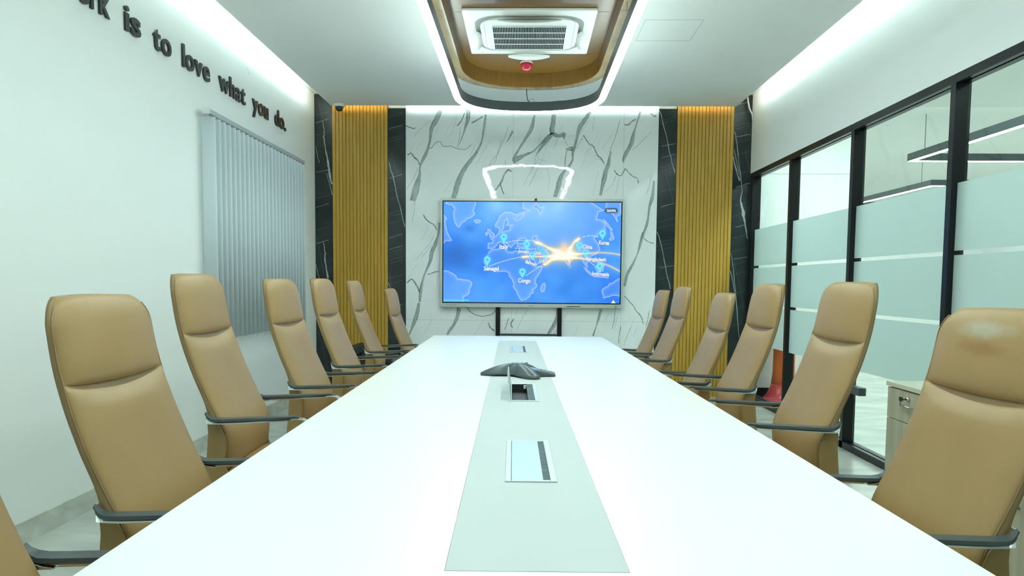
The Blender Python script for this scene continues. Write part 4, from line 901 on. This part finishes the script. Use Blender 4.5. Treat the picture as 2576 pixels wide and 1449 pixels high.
def make_chair(label):
    r_ = thing('conference_chair', label, 'chair', group='tan leather conference chairs around the table')
    U = []                                   # parts that ride on the gas lift
    # rear shell
    def sf(u, z):
        return smooth_tab(FRNT, z) - .003 - roll(z) * 1.0 - (.006 if z > ZTOP - .03 else 0) * (1 - abs(u) ** 8)
    def sb(u, z):
        return min(smooth_tab(REAR, z) - .016 * (1 - u * u) - roll(z) * .75 + .004 * abs(u) ** 10, sf(u, z) - .004)
    U.append(grid_solid('back_shell', MT['leather_side'], ztop_list, sf, sb, r_))
    # lumbar cushion
    zs = [.45 + (.0) + (SEAM - .45) * k / 30 for k in range(31)]
    def cf(u, z):
        base = smooth_tab(FRNT, z) - .002; e = (1 - abs(u) ** 5) ** .5 if abs(u) < 1 else 0
        up_ = min(1, (SEAM - z) / .075); dn = min(1, (z - .45) / .05)
        sink = .034 * (1 - u * u) * math.exp(-((SEAM - z) / .035) ** 2)
        return base + .016 * e * sqrt(max(0, up_ * (2 - up_))) ** .6 * sqrt(max(0, dn * (2 - dn))) + .004 * e - sink * 0.6
    def cb(u, z): return smooth_tab(FRNT, z) - .014
    def wr(fn): return fn
    U.append(grid_solid('lumbar_cushion', MT['leather'], zs, cf, cb, r_))
    # head cushion
    zs = [SEAM + .0005 + (ZTOP - .075 - SEAM) * (1 - cos(pi * k / 20 / 1.0)) / 2 for k in range(19)] + [ZTOP - .078 + .075 * sin(pi / 2 * k / 14) for k in range(0, 15)]
    zs = sorted(set(round(z, 5) for z in zs))
    def hf(u, z):
        e = max(0, 1 - abs(u) ** 9) ** .5; cen = (1 - abs(u) ** 2.5)
        t_ = min(1, (z - SEAM) / .07); lo = sqrt(max(0, t_ * (2 - t_)))
        return max(smooth_tab(FRNT, z) - .010 - roll(z) + (.010 + .012 * lo) * e + .018 * cen * lo * (1 - (roll(z) / .036) ** 1.0 * .5), smooth_tab(FRNT, z) - .012 - roll(z))
    def hb(u, z): return smooth_tab(FRNT, z) - .018 - roll(z)
    U.append(grid_solid('headrest', MT['leather'], zs, hf, hb, r_))
    # piping round the edge of the back
    for s_ in (-1, 1):
        m_ = MB(); m_.tube([(smooth_tab(FRNT, z) - .003 - roll(z) * .6, s_ * (halfw(z) - .0006), z) for z in [.60 + (ZTOP - .02 - .60) * k / 40 for k in range(41)]], .0022, 5); U.append(m_.build('piping', MT['piping'], r_))
    # seat
    m_ = MB(); nx, ny = 22, 22; v = []
    for i in range(nx + 1):
        tx = -cos(pi * i / nx); 
        for j in range(ny + 1):
            ty = -cos(pi * j / ny); e = (max(0, 1 - abs(tx) ** 5) * max(0, 1 - abs(ty) ** 6)) ** .35
            x = .225 + .235 * tx; y = ty * (.240 + .01 * (1 - tx * tx)); x += .02 * (1 - ty * ty) * (tx > 0) * tx
            z = .405 + .072 * e + .010 * (1 - tx * tx) * (1 - ty * ty) - .018 * max(0, tx) ** 3 * e; v.append((x, y, z))
    o0 = len(v)
    for i in range(nx + 1):
        tx = -cos(pi * i / nx)
        for j in range(ny + 1):
            ty = -cos(pi * j / ny); e = (max(0, 1 - abs(tx) ** 5) * max(0, 1 - abs(ty) ** 6)) ** .35; x = .225 + .235 * tx + .02 * (1 - ty * ty) * (tx > 0) * tx; v.append((x, ty * (.240 + .01 * (1 - tx * tx)), .405 - .035 * e))
    fs = []
    for i in range(nx):
        for j in range(ny):
            a = i * (ny + 1) + j; fs += [[a, a + 1, a + ny + 2, a + ny + 1], [o0 + a, o0 + a + ny + 1, o0 + a + ny + 2, o0 + a + 1]]
    for i in range(nx):
        for jj in (0, ny): a = i * (ny + 1) + jj; fs.append([a, a + ny + 1, o0 + a + ny + 1, o0 + a])
    for j in range(ny):
        for ii in (0, nx): a = ii * (ny + 1) + j; fs.append([a, a + 1, o0 + a + 1, o0 + a])
    m_.add(v, fs, True); U.append(fixn(m_.build('seat', MT['leather'], r_)))
    # side wings joining back and seat
    for s_ in (-1, 1):
        m_ = MB(); prof = [(-.058, .40), (-.047, .50), (-.039, .60), (-.042, .655), (-.012, .650), (.014, .615), (.026, .58), (.029, .55), (.024, .51), (.026, .47), (.045, .43), (.08, .40)]
        n_ = len(prof); v = [(x, s_ * .2475, z) for x, z in prof] + [(x, s_ * .2535, z) for x, z in prof]
        m_.add(v, [list(range(n_)), list(range(n_, 2 * n_))] + [[i, (i + 1) % n_, n_ + (i + 1) % n_, n_ + i] for i in range(n_)]); U.append(fixn(m_.build('side_wing', MT['leather'], r_, bevel=.0028)))
    # arms
    for s_ in (-1, 1):
        ya = s_ * .2755
        path = [(-.012, ya, .6430), (.03, ya, .6430), (.12, ya, .6475), (.22, ya, .654), (.295, ya, .6605), (.318, ya, .6595), (.336, ya, .650), (.345, ya, .633), (.345, ya, .61), (.335, ya, .57), (.31, ya, .51), (.27, ya, .455), (.22, ya * .97, .415), (.17, ya * .9, .395), (.12, ya * .8, .386)]
        m_ = MB(); m_.sweep(path, .036, .006, [.026, .026, .026, .028, .032, .036, .038, .038] + [.036] * 7); 
        bp = [(-.045, .679), (-.039, .679), (-.030, .662), (-.018, .653), (.010, .646), (.032, .644), (.034, .640), (-.010, .638), (-.032, .640), (-.043, .652)]; nb = len(bp)
        m_.add([(x, s_ * .2505, z) for x, z in bp] + [(x, s_ * (.262 if x < -.04 else .282), z) for x, z in bp], [list(range(nb)), list(range(nb, 2 * nb))] + [[i, (i + 1) % nb, nb + (i + 1) % nb, nb + i] for i in range(nb)])
        fr = fixn(m_.build('arm_frame', MT['chrome'], r_, bevel=.0012)); U.append(fr)
        m_ = MB(); top = [(-.037, .004), (-.030, .010), (-.018, .017), (-.002, .022), (.03, .0235), (.12, .0235), (.20, .0225), (.265, .020), (.292, .012), (.304, .004)]
        def pz(x): return (.024 if x < -.034 else .013 if x < -.025 else .005 if x < -.01 else .001 if x < 0 else 0)
        v = []
        for x, w_ in top:
            zb = .6468 + max(x, 0) * .040 + pz(x); zt = zb + (.0125 if x < .30 else .008) - (.003 if x < -.04 else 0)
            v += [(x, ya - w_ * .82, zb), (x, ya + w_ * .82, zb), (x, ya + w_, zb + .004), (x, ya + w_ * .86, zt), (x, ya - w_ * .86, zt), (x, ya - w_, zb + .004)]
        n_ = len(top); m_.add(v, [[i * 6 + k, i * 6 + (k + 1) % 6, (i + 1) * 6 + (k + 1) % 6, (i + 1) * 6 + k] for i in range(n_ - 1) for k in range(6)] + [list(range(6))[::-1], list(range(6 * n_ - 6, 6 * n_))], True)
        ap = fixn(m_.build('arm_pad', MT['darkpad'], r_)); es = ap.modifiers.new('split', 'EDGE_SPLIT'); es.split_angle = radians(50); U.append(ap)
    m_ = MB(); m_.box(.10, .30, -.13, .13, .335, .368); m_.box(.14, .26, -.06, .06, .30, .335); U.append(m_.build('tilt_mechanism', MT['darkplastic'], r_, bevel=.004))
    # base, not lifted
    m_ = MB(); m_.lathe([(.026, .065), (.026, .21), (.0255, .215), (.015, .216), (.015, .33)], .2, 0, 20); m_.build('gas_column', MT['chrome'], r_)
    m_ = MB(); m_.lathe([(.03, .07), (.045, .075), (.045, .105), (.028, .115)], .2, 0, 20); m_.build('hub', MT['chrome'], r_)
    for k in range(5):
        a = 2 * pi * k / 5 + .3; c, s_ = cos(a), sin(a); m_ = MB()
        v = []
        for rr_, hw_, z0, z1 in ((.035, .024, .072, .105), (.16, .020, .068, .092), (.285, .014, .060, .076)):
            for sd, zz_ in ((-1, z0), (1, z0), (1, z1), (-1, z1)): v.append((.2 + c * rr_ - s_ * hw_ * sd, s_ * rr_ + c * hw_ * sd, zz_))
        fs = [[i * 4 + q, i * 4 + (q + 1) % 4, (i + 1) * 4 + (q + 1) % 4, (i + 1) * 4 + q] for i in range(2) for q in range(4)] + [[3, 2, 1, 0], [8, 9, 10, 11]]
        m_.add(v, fs); lg = fixn(m_.build('leg', MT['chrome'], r_, bevel=.003))
        m_ = MB(); ca_ = Vector((.2 + c * .275, s_ * .275, .027)); ax = Vector((-s_, c, 0))
        for sd in (-1, 1): m_.tube([ca_ + ax * .006 * sd, ca_ + ax * .022 * sd], .027, 16)
        m_.tube([(ca_.x, ca_.y, .03), (ca_.x, ca_.y, .062)], .007, 8); m_.build('caster', MT['darkplastic'], lg)
    for o_ in U: o_['lifted'] = 1
    return r_
SEATS = [  # x, y, turn, lift, side, label
 (-.95, 1.12, 0, 0, 'L', 'tan leather conference chair cropped by the bottom left corner of the picture'),
 (-1.0138, 2.0118, -.0037, -.0274, 'L', 'largest tan leather conference chair on the left side of the table'),
 (-1.1437, 2.9095, .0351, .0397, 'L', 'tan leather conference chair on the left rising highest in front of the blind edge'),
 (-1.1352, 3.8663, -.0267, .0254, 'L', 'tan leather conference chair on the left before the far half of the blind'),
 (-1.1486, 4.7162, -.0059, .0316, 'L', 'tan leather conference chair on the left in front of the corner black marble strip'),
 (-1.1850, 5.7708, .0376, .0217, 'L', 'tan leather conference chair on the left in front of the left golden wood slats'),
 (-1.0213, 6.4497, .0042, -.0434, 'L', 'smallest and farthest tan leather conference chair on the left side'),
 (1.10, 1.10, 0, -.02, 'R', 'tan leather conference chair at the bottom right with only its armrest in the picture'),
 (1.1046, 1.9836, .0664, -.0432, 'R', 'tan leather conference chair at the right picture edge with worn smudged headrest'),
 (1.1186, 2.9522, .0054, .0294, 'R', 'tan leather conference chair on the right before the frosted glass beside the keyed cabinet'),
 (1.1339, 3.9691, -.0021, .0209, 'R', 'tan leather conference chair on the right covering the foot of the red planter pane'),
 (1.0672, 4.6016, -.0158, -.0348, 'R', 'low tan leather conference chair before the right golden wood slats and corner marble'),
 (1.0253, 5.5927, .0173, -.0025, 'R', 'tan leather conference chair on the right at the left edge of the golden slats'),
 (.9945, 6.2571, .0079, -.0341, 'R', 'farthest tan leather conference chair on the right next to the white marble'),
]
proto = make_chair(SEATS[0][5])
ups = lambda r: [c for c in r.children if c.get('lifted')]
for k, (x, y, a, l, sd, lab) in enumerate(SEATS):
    c = proto if k == 0 else clone(proto)
    c.location = (x, y, 0); c.rotation_euler = (0, 0, a if sd == 'L' else pi + a); c['label'] = lab
    for q in ups(c): q.location.z = l
    if k == 8:   # worn headrest
        m = MT['leather'].copy(); m.name = 'worn_leather'; N = m.node_tree.nodes; L = m.node_tree.links; P = N['Principled BSDF']
        src = P.inputs['Base Color'].links[0].from_socket
        tc = N.new('ShaderNodeTexCoord'); n = N.new('ShaderNodeTexNoise'); n.inputs['Scale'].default_value = 22; n.inputs['Detail'].default_value = 5; L.new(tc.outputs['Object'], n.inputs['Vector'])
        def blob(cz, sy, sz, cy_):
            mp = N.new('ShaderNodeMapping'); mp.inputs['Location'].default_value = (0, -cy_ / sy, -cz / sz); mp.inputs['Scale'].default_value = (0, 1 / sy, 1 / sz); L.new(tc.outputs['Object'], mp.inputs[0])
            ln = N.new('ShaderNodeVectorMath'); ln.operation = 'LENGTH'; L.new(mp.outputs[0], ln.inputs[0])
            ad = N.new('ShaderNodeMath'); ad.operation = 'ADD'; L.new(ln.outputs['Value'], ad.inputs[0]); L.new(n.outputs['Fac'], ad.inputs[1])
            rp = N.new('ShaderNodeMapRange'); rp.inputs[1].default_value = 1.75; rp.inputs[2].default_value = .9; L.new(ad.outputs[0], rp.inputs[0]); return rp.outputs[0]
        f1 = blob(1.135, .10, .024, .0); f2 = blob(1.085, .10, .02, .0)
        m1 = N.new('ShaderNodeMix'); m1.data_type = 'RGBA'; L.new(f1, m1.inputs[0]); L.new(src, m1.inputs[6]); m1.inputs[7].default_value = (.40, .34, .23, 1)
        m2 = N.new('ShaderNodeMix'); m2.data_type = 'RGBA'; L.new(f2, m2.inputs[0]); L.new(m1.outputs[2], m2.inputs[6]); m2.inputs[7].default_value = (.30, .16, .05, 1)
        L.new(m2.outputs[2], P.inputs['Base Color'])
        for q in c.children:
            if q.name.startswith('headrest'): q.material_slots[0].link = 'OBJECT'; q.material_slots[0].material = m; q['label'] = 'headrest with pale and brown wear marks'
